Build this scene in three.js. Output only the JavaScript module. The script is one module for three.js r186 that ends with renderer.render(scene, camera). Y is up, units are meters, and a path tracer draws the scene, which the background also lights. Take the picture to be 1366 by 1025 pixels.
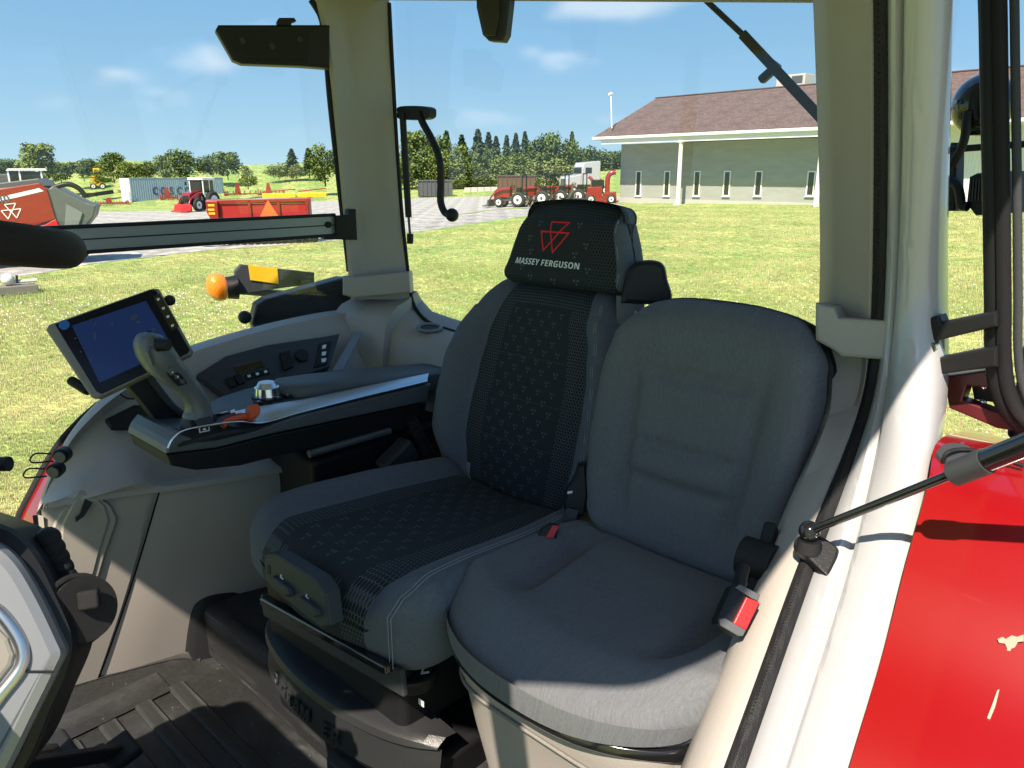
import * as THREE from 'three';
import { RoundedBoxGeometry } from 'three/addons/geometries/RoundedBoxGeometry.js';
import { mergeGeometries, mergeVertices, toCreasedNormals } from 'three/addons/utils/BufferGeometryUtils.js';
import { FontLoader } from 'three/addons/loaders/FontLoader.js';
import { TextGeometry } from 'three/addons/geometries/TextGeometry.js';

// ---------- camera, sky, sun, exposure ----------
const scene = new THREE.Scene();
const CAM = new THREE.Vector3(1.12, 2.8, 0.9);
const FPX = 1006, YAW = 43 * Math.PI / 180, PITCH = 15.6 * Math.PI / 180;
const FW = new THREE.Vector3(-Math.sin(YAW) * Math.cos(PITCH), -Math.sin(PITCH), -Math.cos(YAW) * Math.cos(PITCH));
const RT = new THREE.Vector3(Math.cos(YAW), 0, -Math.sin(YAW));
const UP = new THREE.Vector3().crossVectors(RT, FW);
const camera = new THREE.PerspectiveCamera(2 * Math.atan(512.5 / FPX) * 180 / Math.PI, 1366 / 1025, 0.05, 2000);
camera.position.copy(CAM); camera.lookAt(CAM.clone().add(FW));
const renderer = new THREE.WebGLRenderer({ antialias: true });
renderer.toneMapping = THREE.LinearToneMapping;
renderer.toneMappingExposure = 2.5;
renderer.shadowMap.enabled = true;
const SUN = new THREE.Vector3(0.22, 0.78, 0.58).normalize();
const sun = new THREE.DirectionalLight(0xfff1dc, 4.2);
sun.position.copy(SUN).multiplyScalar(60); sun.castShadow = true;
sun.shadow.camera.left = sun.shadow.camera.bottom = -40; sun.shadow.camera.right = sun.shadow.camera.top = 40;
sun.shadow.camera.near = 1; sun.shadow.camera.far = 200; sun.shadow.mapSize.set(4096, 4096);
scene.add(sun); scene.add(sun.target);

// seeded random and noise
let seed = 7; const rnd = () => (seed = (seed * 16807) % 2147483647) / 2147483647;
const rr = (a, b) => a + (b - a) * rnd();
const hsh = (x, y) => { let n = Math.imul(x | 0, 374761393) + Math.imul(y | 0, 668265263); n = Math.imul(n ^ (n >>> 13), 1274126177); return ((n ^ (n >>> 16)) >>> 0) / 4294967296; };
function vn(x, y, p = 0) {
  const xi = Math.floor(x), yi = Math.floor(y), fx = x - xi, fy = y - yi, a = fx * fx * (3 - 2 * fx), b = fy * fy * (3 - 2 * fy);
  const w = (k) => p ? ((k % p) + p) % p : k;
  const h = (i, j) => hsh(w(i), w(j));
  return (h(xi, yi) * (1 - a) + h(xi + 1, yi) * a) * (1 - b) + (h(xi, yi + 1) * (1 - a) + h(xi + 1, yi + 1) * a) * b;
}
const fbm = (x, y, o = 4, p = 0) => { let s = 0, a = .5, q = p; for (let i = 0; i < o; i++) { s += a * vn(x, y, q); x *= 2; y *= 2; q *= 2; a *= .5; } return s / (1 - Math.pow(.5, o)); };
const sst = (a, b, x) => { x = Math.min(1, Math.max(0, (x - a) / (b - a))); return x * x * (3 - 2 * x); };
const lerp = (a, b, t) => a + (b - a) * t;

{ // clear summer sky: pale at the horizon, blue above, a few small clouds
  const W = 1024, H = 512, d = new Float32Array(W * H * 4);
  for (let j = 0; j < H; j++) for (let i = 0; i < W; i++) {
    const el = ((j + .5) / H - .5) * Math.PI, az = (i + .5) / W * 2 * Math.PI;
    const e = Math.max(0, el), k = 1 - Math.exp(-e * 8.5), k2 = sst(.1, 1.4, e);
    let r = lerp(lerp(.245, .085, k), .06, k2), g = lerp(lerp(.355, .205, k), .14, k2), b = lerp(lerp(.405, .355, k), .30, k2);
    const dx = Math.cos(el) * Math.cos(az - Math.PI), dz = Math.cos(el) * Math.sin(az - Math.PI), dy = Math.sin(el);
    const c = dx * SUN.x + dy * SUN.y + dz * SUN.z, gl = .22 * Math.pow(Math.max(0, c), 8) + .5 * Math.pow(Math.max(0, c), 60);
    r = r * .92 + gl; g = g * .92 + gl * .97; b = b * .92 + gl * .9;
    if (el > 0) {
      const px = dx / (dy + .12), pz = dz / (dy + .12);
      const cl = sst(.64, .80, fbm(px * 1.6 + 9, pz * 1.6 + 4, 5)) * sst(.03, .12, el) * .5;
      r = lerp(r, .42, cl); g = lerp(g, .44, cl); b = lerp(b, .46, cl);
    }
    const o = (j * W + i) * 4; d[o] = r; d[o + 1] = g; d[o + 2] = b; d[o + 3] = 1;
  }
  const t = new THREE.DataTexture(d, W, H, THREE.RGBAFormat, THREE.FloatType);
  t.mapping = THREE.EquirectangularReflectionMapping; t.magFilter = t.minFilter = THREE.LinearFilter; t.colorSpace = THREE.LinearSRGBColorSpace; t.needsUpdate = true;
  scene.background = t; scene.environment = t;
}

// ---------- helpers ----------
const V = (x, y, z) => new THREE.Vector3(x, y, z);
const ray = (u, v) => FW.clone().addScaledVector(RT, (u - 683) / FPX).addScaledVector(UP, (512.5 - v) / FPX);
const at = (u, v, ax, val) => { const d = ray(u, v); return CAM.clone().addScaledVector(d, (val - CAM[ax]) / d[ax]); };
const TILT = 0.027;                                            // the yard rises gently to one side
const gy = (x, z) => TILT * Math.max(-70, Math.min(70, (x - CAM.x) * RT.x + (z - CAM.z) * RT.z));
const onGround = (u, v) => { const d = ray(u, v), k = d.x * RT.x + d.z * RT.z; return CAM.clone().addScaledVector(d, CAM.y / (-d.y + TILT * k)); };
const names = new Map();
const numbered = n => { const k = names.get(n) || 0; names.set(n, k + 1); return k ? n + '_' + String(k).padStart(3, '0') : n; };
function thing(name, label, category, group, pos) {
  const o = new THREE.Group(); o.name = numbered(name); o.userData = { label, category }; if (group) o.userData.group = group;
  if (pos) o.position.copy(pos); scene.add(o); return o;
}
function part(name, geo, mat, parent, label) {
  const m = new THREE.Mesh(Array.isArray(geo) ? merge(geo) : geo, mat); m.name = name; m.castShadow = m.receiveShadow = true; parent.add(m);
  if (label) m.userData.label = label; return m;
}
function single(name, geo, mat, label, category, group) {
  const m = part(numbered(name), geo, mat, scene); m.userData = { label, category }; if (group) m.userData.group = group; return m;
}
function structure(name, geo, mat) { const m = part(name, geo, mat, scene); m.userData.kind = 'structure'; return m; }
function clean(g) { if (g.index) g = g.toNonIndexed(); for (const k of Object.keys(g.attributes)) if (!['position', 'normal', 'uv'].includes(k)) g.deleteAttribute(k); if (!g.attributes.uv) g.setAttribute('uv', new THREE.BufferAttribute(new Float32Array(g.attributes.position.count * 2), 2)); if (!g.attributes.normal) g.computeVertexNormals(); g.morphAttributes = {}; return g; }
const merge = a => mergeGeometries(a.map(clean), false);
const rb = (w, h, d, r = .01, s = 2) => new RoundedBoxGeometry(w, h, d, s, Math.min(r, w / 2.01, h / 2.01, d / 2.01));
const mv = (g, x, y, z, rx = 0, ry = 0, rz = 0) => { if (rx) g.rotateX(rx); if (ry) g.rotateY(ry); if (rz) g.rotateZ(rz); return g.translate(x, y, z); };
const box = (x0, x1, y0, y1, z0, z1, r = .006) => rb(Math.abs(x1 - x0), Math.abs(y1 - y0), Math.abs(z1 - z0), r).translate((x0 + x1) / 2, (y0 + y1) / 2, (z0 + z1) / 2);
const cyl = (r1, r2, h, n = 24) => new THREE.CylinderGeometry(r1, r2, h, n);
const tube = (pts, r, n = 32, k = 10, closed = false) => new THREE.TubeGeometry(new THREE.CatmullRomCurve3(pts, closed, 'centripetal'), n, r, k, closed);
function rod(a, b, r, n = 14, r2 = r) { const d = b.clone().sub(a), g = cyl(r2, r, d.length(), n); g.applyQuaternion(new THREE.Quaternion().setFromUnitVectors(V(0, 1, 0), d.clone().normalize())); return g.translate((a.x + b.x) / 2, (a.y + b.y) / 2, (a.z + b.z) / 2); }
function bar(a, b, w, h, r = .004) { const d = b.clone().sub(a), L = d.length(), g = rb(w, h, L, r); const m = new THREE.Matrix4().lookAt(b, a, V(0, 1, 0)); g.applyMatrix4(m); return g.translate((a.x + b.x) / 2, (a.y + b.y) / 2, (a.z + b.z) / 2); }
function loft(rows, crease = .7, closed = false) {               // grid through rows of points
  const n = rows[0].length, P = [], I = [], uv = []; let vv = 0;
  rows.forEach((r, i) => { if (i) vv += r[n >> 1].distanceTo(rows[i - 1][n >> 1]); let uu = 0; r.forEach((p, j) => { if (j) uu += p.distanceTo(r[j - 1]); P.push(p.x, p.y, p.z); uv.push(uu, vv); }); });
  for (let i = 0; i < rows.length - 1; i++) for (let j = 0; j < n - 1; j++) { const a = i * n + j, b = a + 1, c = a + n, d = c + 1; I.push(a, b, d, a, d, c); }
  const g = new THREE.BufferGeometry(); g.setAttribute('position', new THREE.Float32BufferAttribute(P, 3)); g.setAttribute('uv', new THREE.Float32BufferAttribute(uv, 2)); g.setIndex(I);
  return toCreasedNormals(g, crease);
}
function spline(pts, n) { return new THREE.CatmullRomCurve3(pts, false, 'centripetal').getPoints(n - 1); }
function frame(o, n, upv = V(0, 1, 0)) {                          // local axes of a plane; px() gives plane coordinates of a pixel
  const ez = n.clone().normalize(), ex = new THREE.Vector3().crossVectors(upv, ez).normalize(), ey = new THREE.Vector3().crossVectors(ez, ex);
  const m = new THREE.Matrix4().makeBasis(ex, ey, ez).setPosition(o);
  return { o, ex, ey, ez, m, hit: (u, v) => { const d = ray(u, v); return CAM.clone().addScaledVector(d, o.clone().sub(CAM).dot(ez) / d.dot(ez)); }, px(u, v) { const d = this.hit(u, v).sub(o); return new THREE.Vector2(d.dot(ex), d.dot(ey)); } };
}
function place(g, f) { g.matrixAutoUpdate = true; g.position.copy(f.o); g.quaternion.setFromRotationMatrix(f.m); return g; }
function plate(pts, depth, bevel = 0, z0 = 0) {                   // extruded outline, front face at z0
  const s = new THREE.Shape(pts); const g = new THREE.ExtrudeGeometry(s, { depth: depth - 2 * bevel, bevelEnabled: bevel > 0, bevelSize: bevel, bevelOffset: -bevel, bevelThickness: bevel, bevelSegments: 2, curveSegments: 8 });
  return g.translate(0, 0, z0 - depth + bevel);
}
const P2 = (...a) => { const o = []; for (let i = 0; i < a.length; i += 2) o.push(new THREE.Vector2(a[i], a[i + 1])); return o; };
const smooth2 = (pts, n = 40) => new THREE.SplineCurve([...pts, pts[0]]).getPoints(n).slice(0, -1);

// ---------- materials ----------
function dataTex(n, fn, rep = 1, srgb = true) {
  const d = new Uint8Array(n * n * 4);
  for (let j = 0; j < n; j++) for (let i = 0; i < n; i++) { const c = fn(i / n, j / n); const o = (j * n + i) * 4; d[o] = c[0] * 255; d[o + 1] = c[1] * 255; d[o + 2] = c[2] * 255; d[o + 3] = 255; }
  const t = new THREE.DataTexture(d, n, n); t.wrapS = t.wrapT = THREE.RepeatWrapping; t.magFilter = THREE.LinearFilter; t.minFilter = THREE.LinearMipmapLinearFilter; t.generateMipmaps = true;
  if (srgb) t.colorSpace = THREE.SRGBColorSpace; t.repeat.set(rep, rep); t.needsUpdate = true; return t;
}
const cl1 = x => Math.max(0, Math.min(1, x));
const grey = v => { v = cl1(v); return [v, v, v]; };
const lin = (r, g, b) => new THREE.Color().setRGB(r, g, b);
const std = (c, rough, o = {}) => new THREE.MeshStandardMaterial({ color: c, roughness: rough, ...o });
const phys = (c, rough, o = {}) => new THREE.MeshPhysicalMaterial({ color: c, roughness: rough, ...o });
const grain = dataTex(256, (u, v) => grey(.5 + .5 * (fbm(u * 64, v * 64, 2, 64) - .5) * 1.6), 12, false);
//  dataTex(512, (u, v) => grey(.45 + .5 * (fbm(u * 6, v * 6, 5, 6) - .5) + .25 * Math.pow(vn(u * 50, v * 4, 4), 8)), 2, false);
const M = {
  beige: std(lin(.335, .303, .278), .55, { bumpMap: grain, bumpScale: .0003, side: 2 }),
  beigeDark: std(lin(.22, .205, .19), .6, { bumpMap: grain, bumpScale: .0004, side: 2 }),
  blackPl: phys(lin(.011, .011, .0125), .42, { specularIntensity: .55, bumpMap: grain, bumpScale: .0003 }),
  darkPl: phys(lin(.038, .042, .049), .45, { specularIntensity: .7, bumpMap: grain, bumpScale: .0004 }),
  greyPl: std(lin(.085, .093, .106), .42, { bumpMap: grain, bumpScale: .0004 }),
  joyPl: std(lin(.115, .125, .135), .38, { bumpMap: grain, bumpScale: .0002 }),
  rubber: phys(lin(.010, .010, .0115), .6, { specularIntensity: .6, bumpMap: grain, bumpScale: .0006 }),
  gloss: phys(lin(.008, .008, .009), .12, { clearcoat: .6, clearcoatRoughness: .08 }),
  chrome: std(lin(.75, .76, .78), .16, { metalness: 1 }),
  alu: std(lin(.55, .57, .6), .34, { metalness: 1 }),
  silver: phys(lin(.20, .21, .23), .42, { metalness: .35, clearcoat: .15, clearcoatRoughness: .3 }),
  white: phys(lin(.39, .39, .405), .28, { clearcoat: .8, clearcoatRoughness: .06, side: 2 }),
  red: phys(lin(.23, .001, .003), .3, { clearcoat: 1, clearcoatRoughness: .05, side: 2 }),
  redPlain: std(lin(.50, .012, .014), .45),
  redDull: std(lin(.28, .03, .025), .6),
  orange: std(lin(.62, .09, .02), .45),
  yellow: std(lin(.75, .42, .01), .5),
  tyre: std(lin(.02, .02, .021), .85),
  rim: std(lin(.62, .62, .6), .45),
  steel: std(lin(.10, .105, .11), .5, { metalness: .4 }),
  whitePaint: std(lin(.72, .72, .70), .5),
  darkGlass: std(lin(.02, .024, .028), .06),
  concrete: std(lin(.40, .39, .36), .85, { bumpMap: grain, bumpScale: .002 }),
  print: std(lin(.75, .76, .78), .6),
  navy: std(lin(.03, .07, .16), .6),
  glass: phys(lin(.97, .985, .98), 0.0, { transmission: 1, thickness: 0, ior: 1.5, side: 2 }),
};
const weave = dataTex(256, (u, v) => { const a = Math.sin(u * 2 * Math.PI * 32), b = Math.sin(v * 2 * Math.PI * 32); return grey(.5 + .28 * a * b + .3 * (vn(u * 64, v * 64, 64) - .5)); }, 14, false);
const fabricCol = (r, g, b) => dataTex(512, (u, v) => { const k = .92 + .10 * (hsh(Math.floor(u * 512), Math.floor(v * 512)) - .5) + .10 * (vn(u * 256, v * 64, 64) - .5) + .05 * (fbm(u * 5, v * 5, 4, 5) - .5); return [cl1(r * k), cl1(g * k), cl1(b * k)]; }, 3);
M.fabric = phys(0xffffff, .92, { map: fabricCol(.405, .415, .435), bumpMap: weave, bumpScale: .0003, sheen: .25, sheenRoughness: .6, sheenColor: lin(.3, .33, .38), side: 2 });
M.bolster = phys(0xffffff, .8, { map: fabricCol(.36, .38, .42), bumpMap: weave, bumpScale: .0004, sheen: .2, sheenRoughness: .6, sheenColor: lin(.3, .33, .4), side: 2 });
M.stitch = std(lin(.28, .29, .30), .8);
// ---------- ground ----------
const lawnTex = dataTex(1024, (u, v) => {
  const f = fbm(u * 170, v * 170, 2, 170), m = fbm(u * 24, v * 24, 4, 24), l = fbm(u * 5 + 3, v * 5, 4, 5);
  const k = .76 + .75 * (f - .5) + .35 * (m - .5), dry = cl1(.42 + 1.5 * (l - .5) + .9 * (m - .5));
  return [cl1(k * lerp(.60, .90, dry)), cl1(k * lerp(.72, .88, dry)), cl1(k * lerp(.40, .62, dry))];
}, 1);
const gravelTex = dataTex(1024, (u, v) => { const k = .60 + .5 * (fbm(u * 200, v * 200, 2, 200) - .5) + .35 * (fbm(u * 7, v * 7, 5, 7) - .5); return [cl1(k), cl1(k * .985), cl1(k * .96)]; }, 1);
M.lawn = std(0xffffff, .95, { map: lawnTex, vertexColors: true });
M.gravel = std(0xffffff, .95, { map: gravelTex });
M.paving = std(lin(.92, .92, .92), .9, { map: gravelTex });
{ // one sheet out to the horizon, finer near the tractor
  const P = [], C = [], uv = [], I = [], nr = 110, na = 180;
  for (let i = 0; i <= nr; i++) { const r = i ? 1.2 * Math.pow(700 / 1.2, (i - 1) / (nr - 1)) : 0;
    for (let j = 0; j <= na; j++) { const a = j / na * 2 * Math.PI, x = CAM.x + r * Math.cos(a), z = CAM.z + r * Math.sin(a);
      P.push(x, gy(x, z), z); uv.push(x / 4.5, z / 4.5);
      // mowing bands and drier patches
      const q = x * .94 - z * .34, band = .5 + .5 * Math.sin(q * 1.15 + 1.5 * fbm(x * .12, z * .12, 3)), dry = fbm(x * .09 + 40, z * .16 + 9, 4);
      const k = cl1(.5 * band + 1.6 * (dry - .35)); C.push(lerp(.72, 1, k), lerp(.88, .96, k), lerp(.55, .78, k)); } }
  for (let i = 0; i < nr; i++) for (let j = 0; j < na; j++) { const a = i * (na + 1) + j, b = a + 1, c = a + na + 1, d = c + 1; I.push(a, d, b, a, c, d); }
  const g = new THREE.BufferGeometry(); g.setAttribute('position', new THREE.Float32BufferAttribute(P, 3)); g.setAttribute('color', new THREE.Float32BufferAttribute(C, 3)); g.setAttribute('uv', new THREE.Float32BufferAttribute(uv, 2)); g.setIndex(I); g.computeVertexNormals();
  structure('ground', g, M.lawn);
}
function sheet(name, px, mat, lift) {                             // a flat area of the yard outlined where it meets the lawn
  const pts = px.map(([u, v]) => onGround(u, v)); const tris = THREE.ShapeUtils.triangulateShape(pts.map(p => new THREE.Vector2(p.x, p.z)), []);
  const P = [], uv = []; for (const t of tris) for (const k of t) { const p = pts[k]; P.push(p.x, gy(p.x, p.z) + lift, p.z); uv.push(p.x / 3, p.z / 3); }
  const g = new THREE.BufferGeometry(); g.setAttribute('position', new THREE.Float32BufferAttribute(P, 3)); g.setAttribute('uv', new THREE.Float32BufferAttribute(uv, 2)); g.computeVertexNormals();
  if (g.attributes.normal.getY(0) < 0) { const i = []; for (let k = 0; k < P.length / 3; k += 3) i.push(k, k + 2, k + 1); g.setIndex(i); g.computeVertexNormals(); }
  mat.side = 2; return structure(name, g, mat);
}
sheet('gravel_yard', [[-420, 420], [-200, 396], [0, 372], [60, 364], [120, 353], [200, 343], [280, 334], [360, 329], [440, 322], [500, 316], [560, 309], [640, 297], [720, 286], [800, 278], [835, 272], [835, 263], [760, 258], [700, 256], [640, 259], [560, 262], [500, 266], [440, 267], [380, 272], [300, 281], [230, 281], [120, 283], [0, 297], [-200, 310], [-420, 330]], M.gravel, .012);
sheet('grass_island', [[590, 290], [660, 280.5], [800, 273.5], [835, 271], [835, 269.5], [760, 273], [690, 277.5], [640, 282]], std(lin(.86, .92, .68), .95, { map: lawnTex }), .03);
sheet('access_road', [[470, 320], [560, 306], [700, 287.5], [780, 278.5], [826, 274.5], [826, 271.5], [760, 275.5], [660, 283], [590, 292], [500, 306], [470, 310]], M.paving, .02);
// rising meadow beyond the yard
{
  const rows = [], nA = 40, nB = 14;
  for (let i = 0; i <= nA; i++) { const u = lerp(-260, 880, i / nA), row = [];
    for (let j = 0; j <= nB; j++) { const t = j / nB, dist = lerp(98, 230, t), d = ray(u, 228); d.y = 0; d.normalize(); const c = 1 / (d.dot(V(FW.x, 0, FW.z).normalize()));
      const p = CAM.clone().addScaledVector(d, dist * c); const hh = sst(0, .75, t) * lerp(7.6, 5.2, sst(100, 700, u)) * (1 + .25 * (fbm(u * .012, 3, 3) - .5)); p.y = gy(p.x, p.z) - .05 + hh + .5 * (fbm(u * .05, t * 9, 3) - .5) * sst(0, .3, t); row.push(p); }
    rows.push(row.reverse()); }
  const g = loft(rows, 1.5); const uv = g.attributes.uv; for (let i = 0; i < uv.count; i++) uv.setXY(i, uv.getX(i) / 9, uv.getY(i) / 9);
  structure('meadow_hill', g, std(lin(.82, .88, .62), .95, { map: lawnTex, side: 2 }));
}
// grass blades and clover flowers on the lawn
{
  const tuft = [], nB = 6; for (let k = 0; k < nB; k++) { const a = k / nB * 6.283 + .3, l = .022, h = [1, .8, .9, .7, 1, .85][k]; const x = Math.cos(a), z = Math.sin(a);
    const g = new THREE.BufferGeometry(); g.setAttribute('position', new THREE.Float32BufferAttribute([x * .012 - z * .004, 0, z * .012 + x * .004, x * .012 + z * .004, 0, z * .012 - x * .004, x * (.012 + l), .055 * h, z * (.012 + l)], 3)); g.computeVertexNormals(); tuft.push(g); }
  const tg = merge(tuft); const N = 150000;
  const gm = std(0xffffff, .8, { side: 2 });
  const im = new THREE.InstancedMesh(tg, gm, N); im.name = 'grass_blades'; im.userData = { kind: 'stuff', label: 'short mown grass blades covering the lawn', category: 'grass' };
  const m = new THREE.Matrix4(), q = new THREE.Quaternion(), c = new THREE.Color(), yard = v => v; let n = 0;
  const lawnEdge = u => u < 280 ? lerp(372, 334, cl1(u / 280)) : u < 560 ? lerp(334, 311, (u - 280) / 280) : u < 830 ? lerp(311, 274, (u - 560) / 270) : 274;
  const fl = [];
  while (n < N) {
    const u = rr(-60, 1400), v = 275 + 480 * Math.pow(rnd(), 1.25); if (v < lawnEdge(u) + 1.5) continue;
    const p = onGround(u, v); const d = p.distanceTo(CAM), s = Math.min(3.2, Math.max(.75, d / 13)) * rr(.7, 1.25);
    q.setFromAxisAngle(V(0, 1, 0), rr(0, 6.28)); m.compose(V(p.x, gy(p.x, p.z), p.z), q, V(s, s * rr(.7, 1.1) * (d > 25 ? .6 : 1), s)); im.setMatrixAt(n, m);
    const k = cl1(fbm(p.x * .5, p.z * .5, 3) * 1.5 - .25 + rr(-.2, .25)); c.setRGB(lerp(.26, .50, k), lerp(.305, .45, k), lerp(.10, .22, k)); im.setColorAt(n, c); n++;
    if (rnd() < .09 * (u < 330 ? 1 : .25) && d < 22 && fbm(p.x * .35 + 7, p.z * .35, 3) > .47) fl.push([p.x, p.z, d]);
  }
  im.castShadow = im.receiveShadow = true; scene.add(im);
  const fm = new THREE.InstancedMesh(new THREE.IcosahedronGeometry(.0092, 0), std(lin(.75, .74, .68), .8), fl.length); fm.name = 'clover_flowers'; fm.userData = { kind: 'stuff', label: 'small white clover flowers scattered in the lawn', category: 'flowers' };
  fl.forEach(([x, z, d], i) => { const s = Math.max(1, d / 11) * rr(.7, 1.2); m.compose(V(x, gy(x, z) + .05 * Math.min(2, s), z), q, V(s, s * .8, s)); fm.setMatrixAt(i, m); }); scene.add(fm);
}
// ---------- tractor: cab shell, fenders, glass ----------
const tractor = thing('tractor', 'red and white tractor with its open cab door, seen into from the doorway', 'tractor');
const FLOOR = 1.55, ROOF = 3.31;
{ // floor mat with raised ribs
  M.mat = std(0xffffff, .62, { map: dataTex(1024, (u, v) => {
    const w = fbm(u * 9, v * 9, 5, 9), st = Math.pow(cl1(fbm(u * 7 + 2 * w, v * 40 + 5 * w, 3)), 5) * 2.2, sp = hsh(Math.floor(u * 420), Math.floor(v * 420)) > .9988 ? .3 : 0, du = cl1((w - .42) * 1.5);
    const k = .115 + .15 * du + .34 * cl1(st) * du + .05 * (fbm(u * 120, v * 120, 2, 120) - .5) + sp * .8; return [k * .98, k * .99, k]; }, 1), bumpMap: grain, bumpScale: .0006 });
  const fl = part('floor_mat', box(-.95, .80, FLOOR - .05, FLOOR, -.55, 1.12, .01), M.mat, tractor, 'dusty black rubber floor mat with raised ribs');
  const uv = fl.geometry.attributes.uv, ps = fl.geometry.attributes.position; for (let i = 0; i < uv.count; i++) uv.setXY(i, ps.getX(i) * .9, ps.getZ(i) * .9);
  for (let k = 0; k < 7; k++) { const z = .265 + k * .085; part('rib', box(-.62 + k * .01, .70, FLOOR - .01, FLOOR + .007, z, z + .042, .006), M.mat, fl); }
  part('rib', loft([[-.60, .62], [-.70, .62]].map(([x]) => [V(x, FLOOR + .006, .30), V(x, FLOOR + .006, .62)]), .5), M.mat, fl);
  // upturned rim along the side console and the seat platform
  const rim = spline([V(-.90, FLOOR, .62), V(-.862, FLOOR, .47), V(-.80, FLOOR, .27), V(-.76, FLOOR, .19), V(-.715, FLOOR, .165)], 20);
  part('mat_rim', loft([rim.map(p => V(p.x + .05, p.y + .003, p.z + .035)), rim.map(p => V(p.x + .025, p.y + .012, p.z + .018)), rim.map(p => V(p.x + .008, p.y + .04, p.z + .005)), rim.map(p => V(p.x, p.y + .055, p.z)), rim.map(p => V(p.x - .012, p.y + .055, p.z - .01)), rim.map(p => V(p.x - .02, p.y - .02, p.z - .02))], 1.2), M.mat, fl);
  const pl = part('seat_platform', rb(.98, .17, .72, .03, 4).translate(-.21, FLOOR + .075, -.185), M.mat, tractor, 'black rubber covered step under the seats');
  { const c = spline([at(252, 872, 'x', -.70), at(253, 842, 'x', -.695), at(258, 812, 'x', -.685), at(270, 790, 'x', -.68), at(295, 777, 'x', -.672), at(350, 764, 'x', -.66), at(420, 748, 'x', -.64)], 40); part('platform_lip', loft(c.map(p => [V(p.x - .03, p.y - .01, p.z), V(p.x - .012, p.y + .006, p.z), V(p.x + .004, p.y + .004, p.z + .002), V(p.x + .02, p.y - .03, p.z - .004), V(p.x + .03, p.y - .12, p.z - .03)]), 1), M.rubber, pl); }
  part('platform_step', rb(.5, .10, .12, .02, 3).translate(.2, FLOOR + .05, .16), M.mat, pl);
}
{ // dashboard ahead of the steering column
  part('dashboard', rb(.66, .86, .30, .08, 4).translate(.06, 2.0, 1.0), M.blackPl, tractor, 'black dashboard ahead of the wheel'); part('instrument_hood', rb(.5, .14, .16, .05, 3).translate(.06, 2.47, .98), M.darkPl, tractor);
}
{ // brake pedals
  for (const [u, v, w] of [[75, 1003, .10], [160, 1003, .085]]) {
    const p = at(u, v, 'y', 1.64), g = new THREE.Group(); const pd = part('pedal', rb(w, .02, .065, .008).rotateX(.25).translate(p.x, p.y, p.z), M.rubber, tractor);
    for (let k = 0; k < 4; k++) part('pedal_rib', rb(w * .92, .006, .006, .002).translate(p.x, p.y + .012 - .003 * k, p.z - .022 + k * .014), M.blackPl, pd);
    part('pedal_arm', bar(V(p.x, p.y, p.z), V(p.x, 1.75, p.z + .25), .02, .03), M.blackPl, pd);
  }
}
// the door frame on the open side: seal path and outer edge path (pillar, then along the fender)
const SEAL = spline([V(.685, 3.3, -.27), V(.70, 3.1, -.31), V(.73, 2.72, -.38), V(.736, 2.56, -.40), V(.738, 2.49, -.398), V(.745, 2.434, -.373), V(.762, 2.349, -.229), V(.78, 2.29, -.09), V(.80, 2.205, .047), V(.82, 2.13, .19), V(.835, 2.0, .36), V(.84, 1.8, .48), V(.84, 1.5, .54)], 90); smoothPath(SEAL);
const EDGE = spline([V(.76, 3.3, -.25), V(.772, 3.02, -.29), V(.788, 2.73, -.36), V(.792, 2.56, -.37), V(.80, 2.50, -.34), V(.845, 2.446, -.20), V(.872, 2.39, -.14), V(.90, 2.332, -.08), V(.915, 2.253, .05), V(.93, 2.19, .178), V(.95, 2.04, .36), V(.955, 1.84, .49), V(.955, 1.5, .55)], 90); smoothPath(EDGE);
function smoothPath(a) { for (let it = 0; it < 40; it++) { const c = a.map(p => p.clone()); for (let i = 1; i < a.length - 1; i++) a[i].copy(c[i - 1]).add(c[i]).add(c[i + 1]).multiplyScalar(1 / 3); } }
const frNorm = SEAL.map((s, i) => { const t = SEAL[Math.min(89, i + 1)].clone().sub(SEAL[Math.max(0, i - 1)]), w = EDGE[i].clone().sub(s); const n = new THREE.Vector3().crossVectors(w, t).normalize(); if (n.z + n.y < 0) n.negate(); return n; });
for (let it = 0; it < 30; it++) { const c = frNorm.map(n => n.clone()); for (let i = 1; i < 89; i++) frNorm[i].copy(c[i - 1]).add(c[i]).add(c[i + 1]).normalize(); }
const cross = prof => { const r = SEAL.map((s, i) => prof.map(([k, h]) => s.clone().lerp(EDGE[i], k).addScaledVector(frNorm[i], h))); for (let it = 0; it < 14; it++) { const c = r.map(q => q.map(p => p.clone())); for (let i = 1; i < 89; i++) for (let j = 0; j < prof.length; j++) r[i][j].copy(c[i - 1][j]).add(c[i][j]).add(c[i + 1][j]).multiplyScalar(1 / 3); } return r; };
part('door_frame', loft(cross([[-.02, -.03], [.0, -.004], [.06, 0], [.20, .004], [.28, .004], [.31, .0], [.335, -.010], [.40, -.011], [.43, -.002], [.46, .003], [.52, .005], [.74, .004], [.84, 0], [.93, -.006], [.985, -.016], [1, -.03], [.95, -.05], [.55, -.09]]), .8), M.white, tractor, 'white painted door frame and sill with pressed grooves');
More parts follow.
